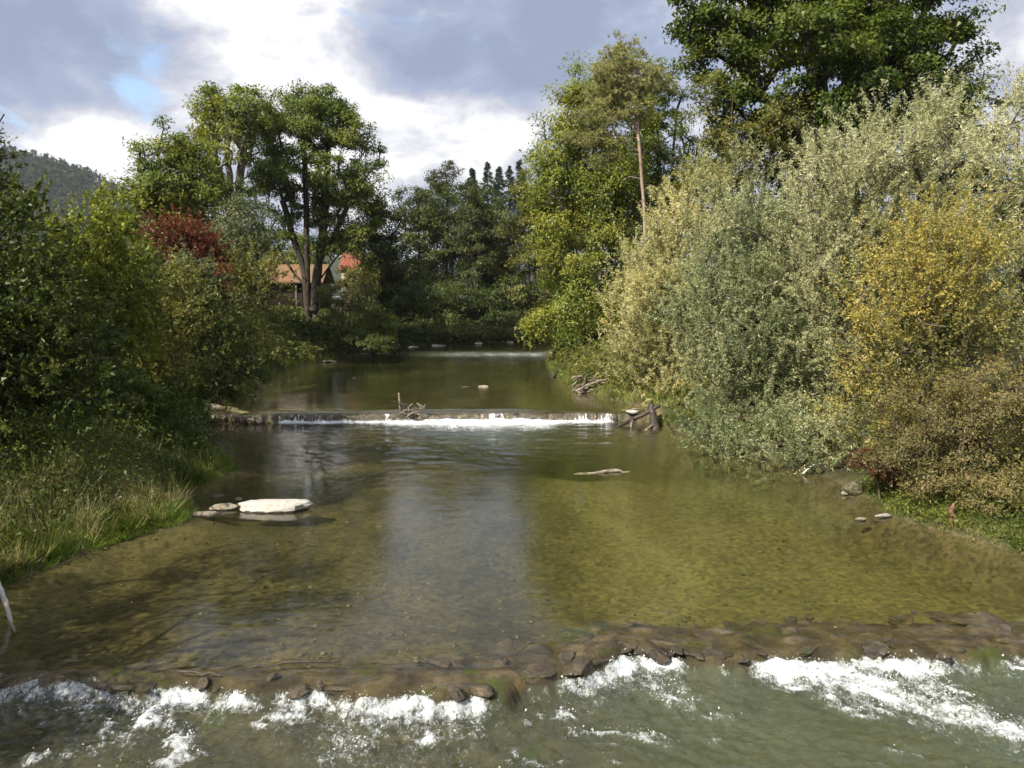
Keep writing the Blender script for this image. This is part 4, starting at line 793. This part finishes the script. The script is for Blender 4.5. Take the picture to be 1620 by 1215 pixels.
tree('willow_bush', 'straw yellow willow nearest the weir on the right bank', 'willow', 43, lob(43, (1100, 300, 32, 45), (1080, 370, 50, 60), (1045, 440, 60, 70), (1010, 500, 50, 60), (1050, 540, 65, 70), (1000, 575, 40, 34), (1060, 610, 60, 36)),
     stems_up(1060, 43, [(1090, 320), (1060, 380), (1030, 460), (1010, 520)], .3), 0.12, 330, 78000, 0.17, 0.05, 0.8, LM_WILLOW_Y, BARK_TWIG, group='willows on the right bank', **WK)
tree('willow_bush', 'grey green willow leaning over the water below the weir', 'willow', 34, lob(34, (1190, 310, 55, 60), (1160, 400, 70, 80), (1230, 420, 80, 90), (1190, 520, 90, 80), (1180, 620, 80, 70), (1240, 640, 80, 75), (1200, 690, 90, 55), (1130, 600, 55, 70), (1150, 690, 60, 50, -2), (1210, 720, 75, 42, -4.5), (1270, 725, 55, 42, -5.5), (1130, 500, 60, 70)),
     stems_up(1250, 34, [(1190, 330), (1160, 430), (1230, 400), (1190, 560), (1170, 640)], .3), 0.14, 460, 112000, 0.15, 0.044, 0.75, LM_WILLOW_G, BARK_TWIG, group='willows on the right bank', **WK)
tree('willow_bush', 'tallest silver willow, behind the yellow leaved poplar', 'willow', 32, lob(32, (1310, 300, 80, 65), (1400, 250, 90, 60), (1480, 240, 85, 60), (1330, 400, 95, 95), (1290, 390, 60, 80), (1430, 340, 100, 80), (1380, 470, 80, 90), (1310, 520, 80, 90), (1310, 640, 80, 80), (1310, 710, 60, 50, -4), (1360, 600, 70, 70, -2)),
     stems_up(1370, 32, [(1310, 320), (1400, 260), (1480, 250), (1320, 450), (1310, 600)], .3), 0.16, 480, 112000, 0.15, 0.044, 0.75, LM_WILLOW, BARK_TWIG, group='willows on the right bank', **WK)
tree('willow_bush', 'pale willow cut by the right edge of the picture', 'willow', 27, lob(27, (1610, 190, 45, 70), (1600, 290, 50, 70), (1640, 380, 80, 100), (1600, 470, 60, 80), (1640, 560, 60, 80)),
     stems_up(1640, 27, [(1610, 200), (1600, 300), (1640, 330)], .3), 0.12, 240, 40000, 0.14, 0.045, 0.65, LM_WILLOW, BARK_TWIG, group='willows on the right bank', **WK)
tree('poplar_tree', 'young tree with bright yellow autumn leaves among the willows', 'tree', 25, lob(25, (1515, 335, 45, 50), (1440, 395, 55, 65), (1500, 430, 90, 75), (1410, 480, 75, 60), (1490, 540, 105, 80), (1390, 570, 60, 60), (1390, 660, 70, 60)),
     stems_up(1475, 25, [(1510, 360), (1450, 400), (1480, 400), (1420, 500)], .25), 0.08, 300, 40000, 0.10, 0.062, 0.6, LM_YELLOW, BARK_TWIG, mode='shoot', updir=.5, outw=.4)
tree('brown_bush', 'tangled brown half bare bush on the right bank', 'bush', 22.5, lob(22.5, (1480, 650, 90, 60), (1570, 640, 80, 75), (1430, 720, 60, 36), (1540, 720, 90, 40), (1610, 730, 50, 50), (1470, 755, 60, 26, -.8), (1570, 775, 70, 30, -1.6)),
     stems_up(1525, 22.5, [(1450, 640), (1500, 600), (1560, 580), (1600, 640), (1430, 700)], .25), 0.05, 420, 26000, 0.085, 0.05, 0.38, LM_BROWN, BARK_TWIG, step=.5, hole=.2)
tree('red_bush', 'small dark red twiggy bush at the waterside under the poplar', 'bush', 23.5, lob(23.5, (1380, 725, 36, 18), (1410, 745, 40, 20)), stems_up(1410, 23.5, [(1380, 725), (1410, 735)], .2), 0.03, 90, 4500, 0.08, 0.05, 0.28, LM_RUST, BARK_TWIG, step=.4)
#==GRASS==
# ------------------------------------------------------------------ barn and house behind the forked tree
def box(V, Fq, c, s):
    o = len(V); x, y, z = c; a, b, d = s[0] / 2, s[1] / 2, s[2] / 2
    V += [(x - a, y - b, z - d), (x + a, y - b, z - d), (x + a, y + b, z - d), (x - a, y + b, z - d), (x - a, y - b, z + d), (x + a, y - b, z + d), (x + a, y + b, z + d), (x - a, y + b, z + d)]
    Fq += [[o, o + 3, o + 2, o + 1], [o + 4, o + 5, o + 6, o + 7], [o, o + 1, o + 5, o + 4], [o + 1, o + 2, o + 6, o + 5], [o + 2, o + 3, o + 7, o + 6], [o + 3, o, o + 4, o + 7]]
def boxes(name, L, m, parent):
    V, Fq = [], []
    for c, s in L: box(V, Fq, c, s)
    return mesh_np(name, np.array(V), np.array(Fq), m, parent)
PLANK = simple_mat('dark_planks', [(0.3, (0.018, 0.012, 0.009)), (0.7, (0.06, 0.042, 0.03))], 5, 0.9, 0.5, (1, 1, 0.15))
POSTM = simple_mat('grey_post', [(0.3, (0.13, 0.12, 0.11)), (0.7, (0.25, 0.24, 0.22))], 5, 0.9, 0.3, (1, 1, 0.2))
def tile_mat(name, a, b, c_):
    m, k = mat(name); pos = k.a('ShaderNodeTexCoord').outputs['Object']
    n = k.noise(pos, 5.5, 5, 0.75); n2 = k.noise(pos, 0.8, 4)
    c = k.mixc(k.sstep(n2, 0.45, 0.7), k.ramp(n, [(0.3, a), (0.5, b), (0.7, c_)]), (0.20, 0.155, 0.075))
    bs = k.a('ShaderNodeBsdfPrincipled'); k.ln(c, bs.inputs['Base Color']); bs.inputs['Roughness'].default_value = 0.9
    outp(k, bs.outputs[0]); return m
TILE = tile_mat('old_roof_tiles', (0.10, 0.05, 0.028), (0.24, 0.125, 0.065), (0.36, 0.21, 0.11))
TILE_R = simple_mat('red_roof_tiles', [(0.3, (0.20, 0.065, 0.036)), (0.7, (0.33, 0.115, 0.07))], 4, 0.85, 0.3)
WALLW = simple_mat('house_render', [(0.3, (0.26, 0.22, 0.17)), (0.7, (0.36, 0.31, 0.25))], 2, 0.9, 0.1)
def pitched(name, x0, x1, yf, yb, ze, zr, thick, m, parent, rows=0, cols=0):
    """gable roof; front slope built of real tile courses when rows > 0"""
    V, Fq = [], []; ym = (yf + yb) / 2
    def quad(a, b, c, d):
        o = len(V); V.extend([a, b, c, d]); Fq.append([o, o + 1, o + 2, o + 3])
    if rows:
        rs = np.random.RandomState(3)
        for r in range(rows):
            f0, f1 = r / rows, (r + 1.12) / rows
            for c in range(cols):
                a, b = x0 + (x1 - x0) * c / cols, x0 + (x1 - x0) * (c + .94) / cols; up_ = thick + 0.03 + rs.rand() * .04
                pa_ = lambda f, x, u: (x, yf + (ym - yf) * f, ze + (zr - ze) * f + u)
                quad(pa_(f0, a, up_), pa_(f0, b, up_), pa_(f1, b, thick), pa_(f1, a, thick)); quad(pa_(f0, a, thick - .02), pa_(f0, b, thick - .02), pa_(f0, b, up_), pa_(f0, a, up_))
    for (ya, za, yb_, zb) in ((yf, ze, ym, zr), (yb, ze, ym, zr)):
        quad((x0, ya, za), (x1, ya, za), (x1, yb_, zb), (x0, yb_, zb)); quad((x0, ya, za + thick), (x1, ya, za + thick), (x1, yb_, zb + thick), (x0, yb_, zb + thick))
        quad((x0, ya, za), (x1, ya, za), (x1, ya, za + thick), (x0, ya, za + thick))
        for x in (x0, x1): quad((x, ya, za), (x, yb_, zb), (x, yb_, zb + thick), (x, ya, za + thick))
    return mesh_np(name, np.array(V), np.array(Fq), m, parent)
Yb = 96.0; e0 = at(425, 446, Yb); rg = at(413, 416, Yb + 3.0)
bb_ = np.array([e0[0], Yb, e0[2] - 3.4])
barn = thing('barn', 'low dark plank barn with mossy orange tile roof behind the forked tree', 'barn', bb_)
bw = 6.6
pitched('roof', -0.9, bw, -0.6, 6.0, 3.3, 5.45, 0.10, TILE, barn, 14, 34)
nb_ = 28; proto = None
for i in range(nb_):
    o = boxes('plank', [((0, 0, 0), (bw / nb_ * .93, 0.05, 3.3))], PLANK, barn) if proto is None else proto.copy()
    if proto is None: proto = o
    else: COL.objects.link(o)
    o.location = (-0.3 + (i + .5) * (bw - .3) / nb_, 0.35 + 0.02 * (i % 3), 1.6)
boxes('wall', [((bw / 2 - .3, 2.8, 1.6), (bw - .2, 4.6, 3.3))], PLANK, barn)
boxes('post', [((at(470, 470, Yb)[0] - bb_[0], -0.35, 1.6), (0.14, 0.14, 3.4))], POSTM, barn)
boxes('eave_board', [((bw / 2 - .45, -0.56, 3.24), (bw + .9, 0.05, 0.14))], PLANK, barn)
hb = at(532, 486, 118); house = thing('house', 'pale house with steep red tiled roof, half hidden right of the forked tree', 'house', hb)
boxes('wall', [((1.9, 4, 2.8), (2.4, 7, 5.6))], WALLW, house)
pitched('roof', 0.4, 3.4, 0.1, 8.0, 5.4, 8.6, 0.12, TILE_R, house, 12, 20)
boxes('window', [((1.5, 0.47, 3.6), (0.9, 0.06, 1.2))], PLANK, house); boxes('window', [((2.5, 0.47, 3.6), (0.5, 0.06, 1.2))], PLANK, house)
boxes('chimney', [((1.2, 4.6, 9.4), (0.6, 0.6, 1.5))], TILE_R, house)

# ------------------------------------------------------------------ wooded hill on the skyline
HY = 1150.0
hp = [(-900, 330), (-300, 236), (0, 238), (60, 245), (120, 262), (160, 282), (200, 305), (260, 332), (420, 380), (700, 410), (1000, 420), (1400, 420), (2400, 420)]
hx = np.array([at(a, b, HY)[0] for a, b in hp]); hz = np.array([at(a, b, HY)[2] for a, b in hp]) - 10
HXg, HYg = np.meshgrid(np.linspace(hx[0], hx[-1], 160), np.linspace(HY - 420, HY + 300, 30))
def hill_z(x, y): return (np.interp(x, hx, hz) - 12) * np.where(y < HY, sst(y, HY - 430, HY), 1 - .3 * sst(y, HY, HY + 300)) + 10 + 8 * (fbm(x * .01, y * .01, seed=90) - .5)
tag(grid_obj('hill', HXg, HYg, hill_z(HXg, HYg), simple_mat('hill_ground', [(0.3, (0.02, 0.03, 0.012)), (0.7, (0.05, 0.06, 0.02))], 0.05, 0.9, 0)), kind='structure')
rs = np.random.RandomState(8); nt = 2900
tx = rs.uniform(at(-60, 300, HY)[0], at(420, 300, HY)[0], nt); ty = rs.uniform(HY - 330, HY + 25, nt); tz = hill_z(tx, ty); hgt = rs.uniform(9, 19, nt); con = rs.rand(nt) < .3
k = np.repeat(np.arange(nt), 40); n_ = len(k); g_ = nrm(rs.randn(n_, 3)); g_[:, 2] = np.abs(g_[:, 2]) * 1.0 - .1
fr = rs.rand(n_); wd = np.where(con[k], 3.2 * (1 - fr), 4.6 * np.sqrt(np.clip(1 - (2 * fr - .8) ** 2 / 1.6, .05, 1)))
P = np.stack([tx[k] + g_[:, 0] * wd, ty[k] + g_[:, 1] * wd, tz[k] + hgt[k] * np.where(con[k], .1 + fr * .95, .2 + .75 * fr)], 1)
nor = nrm(g_ + rs.randn(n_, 3) * .4 + np.array([0, 0, .5])); D = nrm(np.cross(nor, rs.randn(n_, 3))); Sd = np.cross(D, nor)
V, Fq = leaf_tris(P, D, Sd, rs.uniform(2.2, 4.2, n_), rs.uniform(1.6, 3.0, n_))
tag(mesh_np('hill_forest', V, Fq, leaf_mat('leaf_hill', [(0.022, 0.036, 0.018), (0.042, 0.056, 0.024), (0.07, 0.078, 0.03), (0.11, 0.10, 0.038)], .2, 0), fattr=dict(v=rs.rand(n_), t=np.where(con, .1, rs.rand(nt) * .8 + .2)[k])), 'dark mixed forest covering the far hill', 'forest', kind='stuff')

# ------------------------------------------------------------------ driftwood
def branch_obj(name, label, cat, pts, rad, m, parent=None, origin=None, seed=0, n=12, jit=.02, sides=7, group=None):
    pts = [np.asarray(p, float) for p in pts]; o0 = np.array(origin) if origin is not None else pts[0]
    v, f = tube_path(smooth_path(pts, n, jit, seed), np.interp(np.linspace(0, 1, n), np.linspace(0, 1, len(rad)), rad), sides, seed)
    o = mesh_np(name, v - o0, f, m, parent, smooth=True)
    if parent is None: o.location = o0; tag(o, label, cat, group)
    return o
o0 = gp(410, 670); lg = thing('fallen_log', 'fallen grey log with a broken pale end lying at the left end of the weir', 'log', o0)
branch_obj('trunk', None, None, [gp(410, 671) + (0, 0, .10), gp(385, 660) + (0, 0, .22), gp(345, 660) + (0, .2, .45), gp(322, 662) + (0, .3, .62)], [.15, .17, .15, .10], DEADWOOD, lg, o0, 1)
branch_obj('branch', None, None, [gp(352, 660) + (0, .2, .42), gp(338, 655) + (0, .2, .7), gp(326, 660) + (0, .1, 1.15)], [.08, .06, .03], WETWOOD, lg, o0, 2)
branch_obj('branch', None, None, [gp(362, 664) + (0, .2, .3), gp(338, 665) + (0, 0, .35), gp(315, 668) + (0, 0, .3)], [.09, .07, .04], WETWOOD, lg, o0, 3)
# root snag caught on the weir
o0 = at(652, 655, 39.5); sn = thing('root_snag', 'tangled root snag with one upright stick caught on the weir crest', 'driftwood', o0)
rs = np.random.RandomState(12)
branch_obj('upright_stick', None, None, [at(634, 658, 39.4), at(633, 640, 39.3), at(631, 622, 39.3)], [.055, .05, .045], DEADWOOD, sn, o0, 5, 8)
for i in range(46):
    a = at(rs.uniform(638, 666), rs.uniform(638, 662), 39.2 + rs.uniform(-.25, .2)); d = nrm(np.array([rs.randn() * .9, rs.randn() * .5, rs.randn() * .6])) * rs.uniform(.2, .5)
    branch_obj('root', None, None, [a, a + d * .5 + rs.randn(3) * .08, a + d + rs.randn(3) * .12], [.035, .026, .012], DEADWOOD if i % 3 else WETWOOD, sn, o0, 30 + i, 7, .03, 5)
# driftwood at the right end of the weir
o0 = gp(978, 674); rl = thing('fallen_log', 'dark branch propped on a broken stump at the right end of the weir', 'log', o0)
branch_obj('trunk', None, None, [gp(976, 676) + (0, 0, 0), gp(1000, 672) + (0, 0, .22), gp(1024, 672) + (0, 0, .62), gp(1044, 672) + (0, 0, .95)], [.06, .10, .10, .07], WETWOOD, rl, o0, 6)
branch_obj('stump', None, None, [gp(1036, 678) + (0, 0, -.2), gp(1034, 674) + (0, .1, .45), gp(1030, 672) + (0, .15, .95)], [.24, .19, .13], WETWOOD, rl, o0, 7, 9, .03, 9)
branch_obj('branch', None, None, [gp(998, 676), gp(1000, 674) + (0, 0, .3)], [.04, .03], DEADWOOD, rl, o0, 8, 5)
branch_obj('branch', None, None, [gp(1022, 680), gp(1040, 674) + (0, 0, .25)], [.05, .04], DEADWOOD, rl, o0, 9, 5)
p = at(985, 649, 40.2); branch_obj('driftwood_pole', 'bleached pole lying flat along the right end of the weir top', 'driftwood', [p, p + (.6, .1, .03), p + (1.5, .1, .05)], [.06, .06, .04], DEADWOOD, seed=4, n=7)
# brushwood heap upstream
o0 = gp(935, 622, UP); bh = thing('brushwood_heap', 'heap of bleached driftwood branches on the right shore above the weir', 'driftwood', o0)
for i in range(44):
    a = gp(rs.uniform(903, 962), rs.uniform(610, 624), UP) + (0, 0, rs.uniform(0, .6)); th = rs.normal(.35, .5); l = rs.uniform(.6, 1.9)
    d = np.array([math.cos(th) * l, rs.randn() * .3, abs(math.sin(th)) * l * .6 + .05])
    branch_obj('branch', None, None, [a, a + d * .5 + rs.randn(3) * .08, a + d], [.075, .06, .025], DEADWOOD if i % 2 else BARK_TWIG, bh, o0, 80 + i, 7, .04, 5)
o0 = gp(878, 597, UP); cb = thing('fallen_branch', 'dark curved branch resting on the grassy right shore of the upper pool', 'branch', o0)
branch_obj('limb', None, None, [gp(874, 597, UP), gp(884, 592, UP) + (0, 0, .35), gp(895, 588, UP) + (0, 0, .75), gp(918, 588, UP) + (0, 0, .8)], [.09, .12, .12, .06], WETWOOD, cb, o0, 10)
branch_obj('twig', None, None, [gp(890, 590, UP) + (0, 0, .5), gp(902, 585, UP) + (0, 0, .3)], [.05, .02], WETWOOD, cb, o0, 11, 5)
p = gp(908, 748); branch_obj('floating_log', 'mostly sunken log showing a pale back in the middle pool', 'log', [p + (0, 0, -.05), gp(945, 748) + (0, 0, .01), gp(975, 747) + (0, 0, .045), gp(997, 746) + (0, 0, -.02)], [.03, .06, .06, .03], DEADWOOD, seed=12)
p = gp(1268, 752); branch_obj('stick', 'short bleached stick poking out below the overhanging willow', 'branch', [p + (0, 0, -.05), p + (.2, .1, .15), p + (.48, .15, .35)], [.035, .04, .02], ROCK_W, seed=13, n=7)
p = at(25, 1000, 14.8); branch_obj('dead_branch', 'white dead branch sticking up at the left picture edge', 'branch', [at(24, 1000, 14.6), at(14, 970, 14.6), at(4, 940, 14.7), at(-12, 905, 14.8)], [.015, .04, .05, .05], simple_mat('bleached_wood', [(0.3, (0.42, 0.39, 0.34)), (0.7, (0.68, 0.65, 0.60))], 8, 0.9, 0.4), seed=14, jit=.004)
for i, (a, b, l) in enumerate((((272, 1062), (350, 1070), 'thin dark stick lying on the near shallows, left one'), ((395, 1056), (540, 1046), 'long thin dark stick lying on the near shallows'))):
    p = gp(*a); q = gp(*b); branch_obj('stick', l, 'branch', [p + (0, 0, .0), (p + q) / 2 + (0, .03, .012), q + (0, 0, .0)], [.018, .022, .012], WETWOOD, seed=20 + i, n=9)
o0 = foot(1522, 20.6, -.05); sp = branch_obj('tree_stump', 'small orange brown broken stump on the right bank grass', 'stump', [o0, o0 + (.03, 0, .18), o0 + (-.02, .03, .36), o0 + (.07, 0, .56)], [.10, .06, .07, .015], ORANGEWOOD, seed=22, n=10, jit=.015)

# ------------------------------------------------------------------ grass and undergrowth
def scatter(n, rs, ylo, yhi, side, dmin, dmax, bias=1.0, dens=None):
    y = ylo + (yhi - ylo) * rs.rand(n) ** bias; d = dmin + (dmax - dmin) * rs.rand(n)
    x = xl(y) - d if side < 0 else xr(y) + d
    if dens is not None:
        kp = dens(x, y, d) > rs.rand(n); x, y, d = x[kp], y[kp], d[kp]
    z = ground_z(x, y); return np.stack([x, y, z], 1), d
def blades(name, P, rs, hmin, hmax, wd, m, label, cat, lean=.35, tuft=None, droop=.25):
    n = len(P); h = hmin + (hmax - hmin) * rs.rand(n) ** 1.4
    h = h * (.35 + 1.3 * fbm(P[:, 0] * 1.4, P[:, 1] * 1.4, seed=91, oct=2))
    dx = vn(P[:, 0] * 1.6, P[:, 1] * 1.6, seed=92) - .5; dy = vn(P[:, 0] * 1.6, P[:, 1] * 1.6, seed=93) - .5
    D = nrm(np.stack([dx * 1.6, dy * 1.6, np.ones(n)], 1) + rs.randn(n, 3) * lean * np.array([1, 1, .2])); Sd = nrm(np.cross(D, rs.randn(n, 3)))
    V, Fq = leaf_tris(P - np.array([0, 0, .03]), D, Sd, h, wd * (.6 + .8 * rs.rand(n)), droop=droop)
    t = fbm(P[:, 0] * .9, P[:, 1] * .9, seed=3, oct=3)
    return tag(mesh_np(name, V, Fq, m, fattr=dict(v=rs.rand(n), t=np.clip((t - .25) * 2, 0, 1))), label, cat, kind='stuff')
LM_GRASS = leaf_mat('grass_green', [(0.05, 0.09, 0.015), (0.10, 0.165, 0.024), (0.17, 0.24, 0.036), (0.25, 0.29, 0.06)], .35, .04, .2)
LM_DRY = leaf_mat('grass_dry', [(0.10, 0.13, 0.03), (0.23, 0.23, 0.08), (0.40, 0.35, 0.16), (0.52, 0.44, 0.25)], .3, .03, .2)
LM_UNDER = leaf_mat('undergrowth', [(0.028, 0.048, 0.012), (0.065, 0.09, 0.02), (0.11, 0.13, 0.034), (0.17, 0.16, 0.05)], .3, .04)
LM_WEED = leaf_mat('bank_weeds', [(0.05, 0.085, 0.016), (0.10, 0.15, 0.026), (0.17, 0.205, 0.045), (0.27, 0.26, 0.08)], .35, .04, .4)
LM_GRASS2 = leaf_mat('grass_shore', [(0.05, 0.08, 0.016), (0.11, 0.145, 0.028), (0.18, 0.21, 0.045), (0.28, 0.27, 0.09)], .35, .04, .4)
rs = np.random.RandomState(55)
P, d = scatter(34000, rs, 15.5, 26.5, -1, 0.15, 3.0, dens=lambda x, y, d: .04 + .96 * sst(fbm(x * .55, y * .55, seed=15), .44, .58)); blades('tall_grass', P, rs, .35, 1.0, .024, LM_DRY, 'tall straw coloured grass on the near left bank', 'grass')
P, d = scatter(1500, rs, 15.5, 27, -1, 0.1, 3.2); blades('dead_stalks', P, rs, .8, 1.5, .016, LM_DRY, 'scattered tall dead stalks on the near left bank', 'grass', lean=.25, droop=.1)
P, d = scatter(24000, rs, 15.5, 29, -1, 0.2, 3.6); blades('weed_grass', P, rs, .2, .6, .03, LM_WEED, 'mixed green weeds and grass on the near left bank', 'grass', lean=.5)
P, d = scatter(34000, rs, 15.5, 30, -1, -0.1, 1.1, dens=lambda x, y, d: .35 + .65 * sst(fbm(x * .7, y * .7, seed=16), .4, .6)); blades('green_grass', P, rs, .12, .5, .022, LM_GRASS, 'bright green grass fringe on the near left bank', 'grass')
P, d = scatter(16000, rs, 36, 75, -1, -0.1, 2.2); blades('shore_grass', P, rs, .2, .9, .05, LM_GRASS2, 'green grass along the upper left shore', 'grass')
P, d = scatter(9000, rs, 66, 98, -1, 3.5, 14); blades('meadow_grass', P, rs, .3, .9, .07, LM_DRY, 'dry sunny meadow grass round the forked tree and barn', 'grass')
P, d = scatter(30000, rs, 16.5, 24.5, 1, -0.05, 2.8); blades('bank_grass', P, rs, .08, .40, .02, LM_GRASS2, 'short green grass on the near right bank', 'grass', lean=.6)
P, d = scatter(10000, rs, 16.5, 25, 1, -0.1, 1.0); blades('fringe_grass', P, rs, .1, .4, .018, LM_DRY, 'pale dry grass fringe hanging over the near right bank', 'grass', lean=.8)
P, d = scatter(16000, rs, 38, 76, 1, -0.1, 2.5); blades('far_bank_grass', P, rs, .15, .7, .05, LM_GRASS2, 'grass on the right shore above the weir', 'grass')
def cover(name, P, rs, h, L, m, label, cat):
    n = len(P); P = P + np.stack([rs.randn(n) * .2, rs.randn(n) * .2, h * rs.rand(n) ** 1.2], 1)
    nor = nrm(np.array([0, 0, .7]) + rs.randn(n, 3) * .5); D = nrm(np.cross(nor, rs.randn(n, 3))); Sd = np.cross(D, nor); Ls = L * (.6 + .8 * rs.rand(n)) * (P[:, 1] / 40).clip(.6, 2.2)
    V, Fq = leaf_tris(P, D, Sd, Ls, Ls * .6, droop=.15); t = fbm(P[:, 0] * .5, P[:, 1] * .5, seed=33, oct=3)
    return tag(mesh_np(name, V, Fq, m, fattr=dict(v=rs.rand(n), t=np.clip((t - .25) * 2, 0, 1))), label, cat, kind='stuff')
P, d = scatter(30000, rs, 19.5, 36, -1, .9, 6.5, dens=lambda x, y, d: sst(d + 2.2 * fbm(x * .5, y * .5, seed=98), 1.4, 3.0)); cover('tall_weeds', P, rs, 1.5, .16, LM_MAPLE, 'tall shaded weeds above the near left grass', 'undergrowth')
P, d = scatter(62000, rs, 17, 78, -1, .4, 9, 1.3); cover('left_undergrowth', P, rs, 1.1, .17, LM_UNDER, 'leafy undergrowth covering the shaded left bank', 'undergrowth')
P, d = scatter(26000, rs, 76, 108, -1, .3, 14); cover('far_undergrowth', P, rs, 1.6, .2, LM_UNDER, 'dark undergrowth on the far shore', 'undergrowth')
P, d = scatter(46000, rs, 19, 80, 1, .5, 8, 1.3); cover('right_undergrowth', P, rs, 1.0, .15, LM_OLIVE, 'olive undergrowth under the willows', 'undergrowth')
P, d = scatter(14000, rs, 16.8, 25, 1, .1, 3); cover('ground_ivy', P, rs, .25, .13, LM_LIME, 'low green herbs between the grass on the near right bank', 'undergrowth')

# ------------------------------------------------------------------ the air of the valley
hm, k = mat('valley_haze'); ho = k.a('ShaderNodeOutputMaterial'); pv = k.a('ShaderNodeVolumePrincipled')
pv.inputs['Color'].default_value = (0.80, 0.87, 1.0, 1); pv.inputs['Density'].default_value = 0.0001; pv.inputs['Anisotropy'].default_value = 0.2
k.ln(pv.outputs[0], ho.inputs['Volume'])
V, Fq = [], []; box(V, Fq, (0, 1480, 125), (5600, 3120, 290))
hz_o = mesh_np('haze', np.array(V), np.array(Fq), hm); tag(hz_o, 'thin blue autumn haze filling the valley', 'haze', kind='stuff')

# ------------------------------------------------------------------ bed pebbles and floating leaves
rs = np.random.RandomState(91); bm = bmesh.new(); bmesh.ops.create_icosphere(bm, subdivisions=1, radius=1.0)
IV = np.array([v.co for v in bm.verts]); IF = np.array([[v.index for v in f.verts] for f in bm.faces]); bm.free()
n = 1500; y = 12.4 + 14 * rs.rand(n) ** 1.5; x = rs.uniform(-10, 11, n); dq, _, _ = river_d(x, y); kp = (dq > .1) & (y > yc(x) + 1.0); x, y = x[kp], y[kp]; n = len(x)
r = .015 + .055 * rs.rand(n) ** 3; z = ground_z(x, y) + r * .15; sc = np.stack([r * rs.uniform(.8, 1.6, n), r * rs.uniform(.7, 1.2, n), r * rs.uniform(.4, .7, n)], 1)
a_ = rs.rand(n) * 6.283; ca, sa = np.cos(a_), np.sin(a_); Q = IV[None] * sc[:, None, :] * (1 + .25 * (rs.rand(n, len(IV), 1) - .5))
Q = np.stack([Q[..., 0] * ca[:, None] - Q[..., 1] * sa[:, None], Q[..., 0] * sa[:, None] + Q[..., 1] * ca[:, None], Q[..., 2]], -1) + np.stack([x, y, z], 1)[:, None, :]
pm, k = mat('bed_pebbles'); b_ = k.a('ShaderNodeBsdfPrincipled'); k.ln(k.ramp(k.attr('v'), [(0.0, (0.05, 0.042, 0.026)), (0.55, (0.11, 0.09, 0.048)), (0.9, (0.17, 0.14, 0.075)), (1.0, (0.28, 0.24, 0.16))]), b_.inputs['Base Color']); b_.inputs['Roughness'].default_value = .7; outp(k, b_.outputs[0])
tag(mesh_np('bed_pebbles', Q.reshape(-1, 3), (IF[None] + np.arange(n)[:, None, None] * len(IV)).reshape(-1, 3), pm, fattr=dict(v=np.repeat(rs.rand(n), len(IF))), smooth=True), 'loose pebbles on the bed of the near pool', 'pebbles', kind='stuff')
n = 170; y = 13.5 + 20 * rs.rand(n) ** 1.3; x = rs.uniform(-9, 10, n); dq, _, _ = river_d(x, y); kp = (dq > .3) & (y > yc(x) + 1.2); x, y = x[kp], y[kp]; n = len(x)
D = nrm(np.stack([rs.randn(n), rs.randn(n), .12 * rs.randn(n)], 1)); Sd = nrm(np.stack([-D[:, 1], D[:, 0], .15 * rs.randn(n)], 1)); Ls = rs.uniform(.05, .10, n)
Ls *= .6
V, Fq = kites(np.stack([x, y, np.full(n, .012)], 1), D, Sd, Ls, Ls * .6)
tag(mesh_np('floating_leaves', V, Fq, LM_YELLOW, fattr=dict(v=rs.rand(n), t=rs.rand(n))), 'fallen yellow leaves drifting on the near pool', 'leaves', kind='stuff')
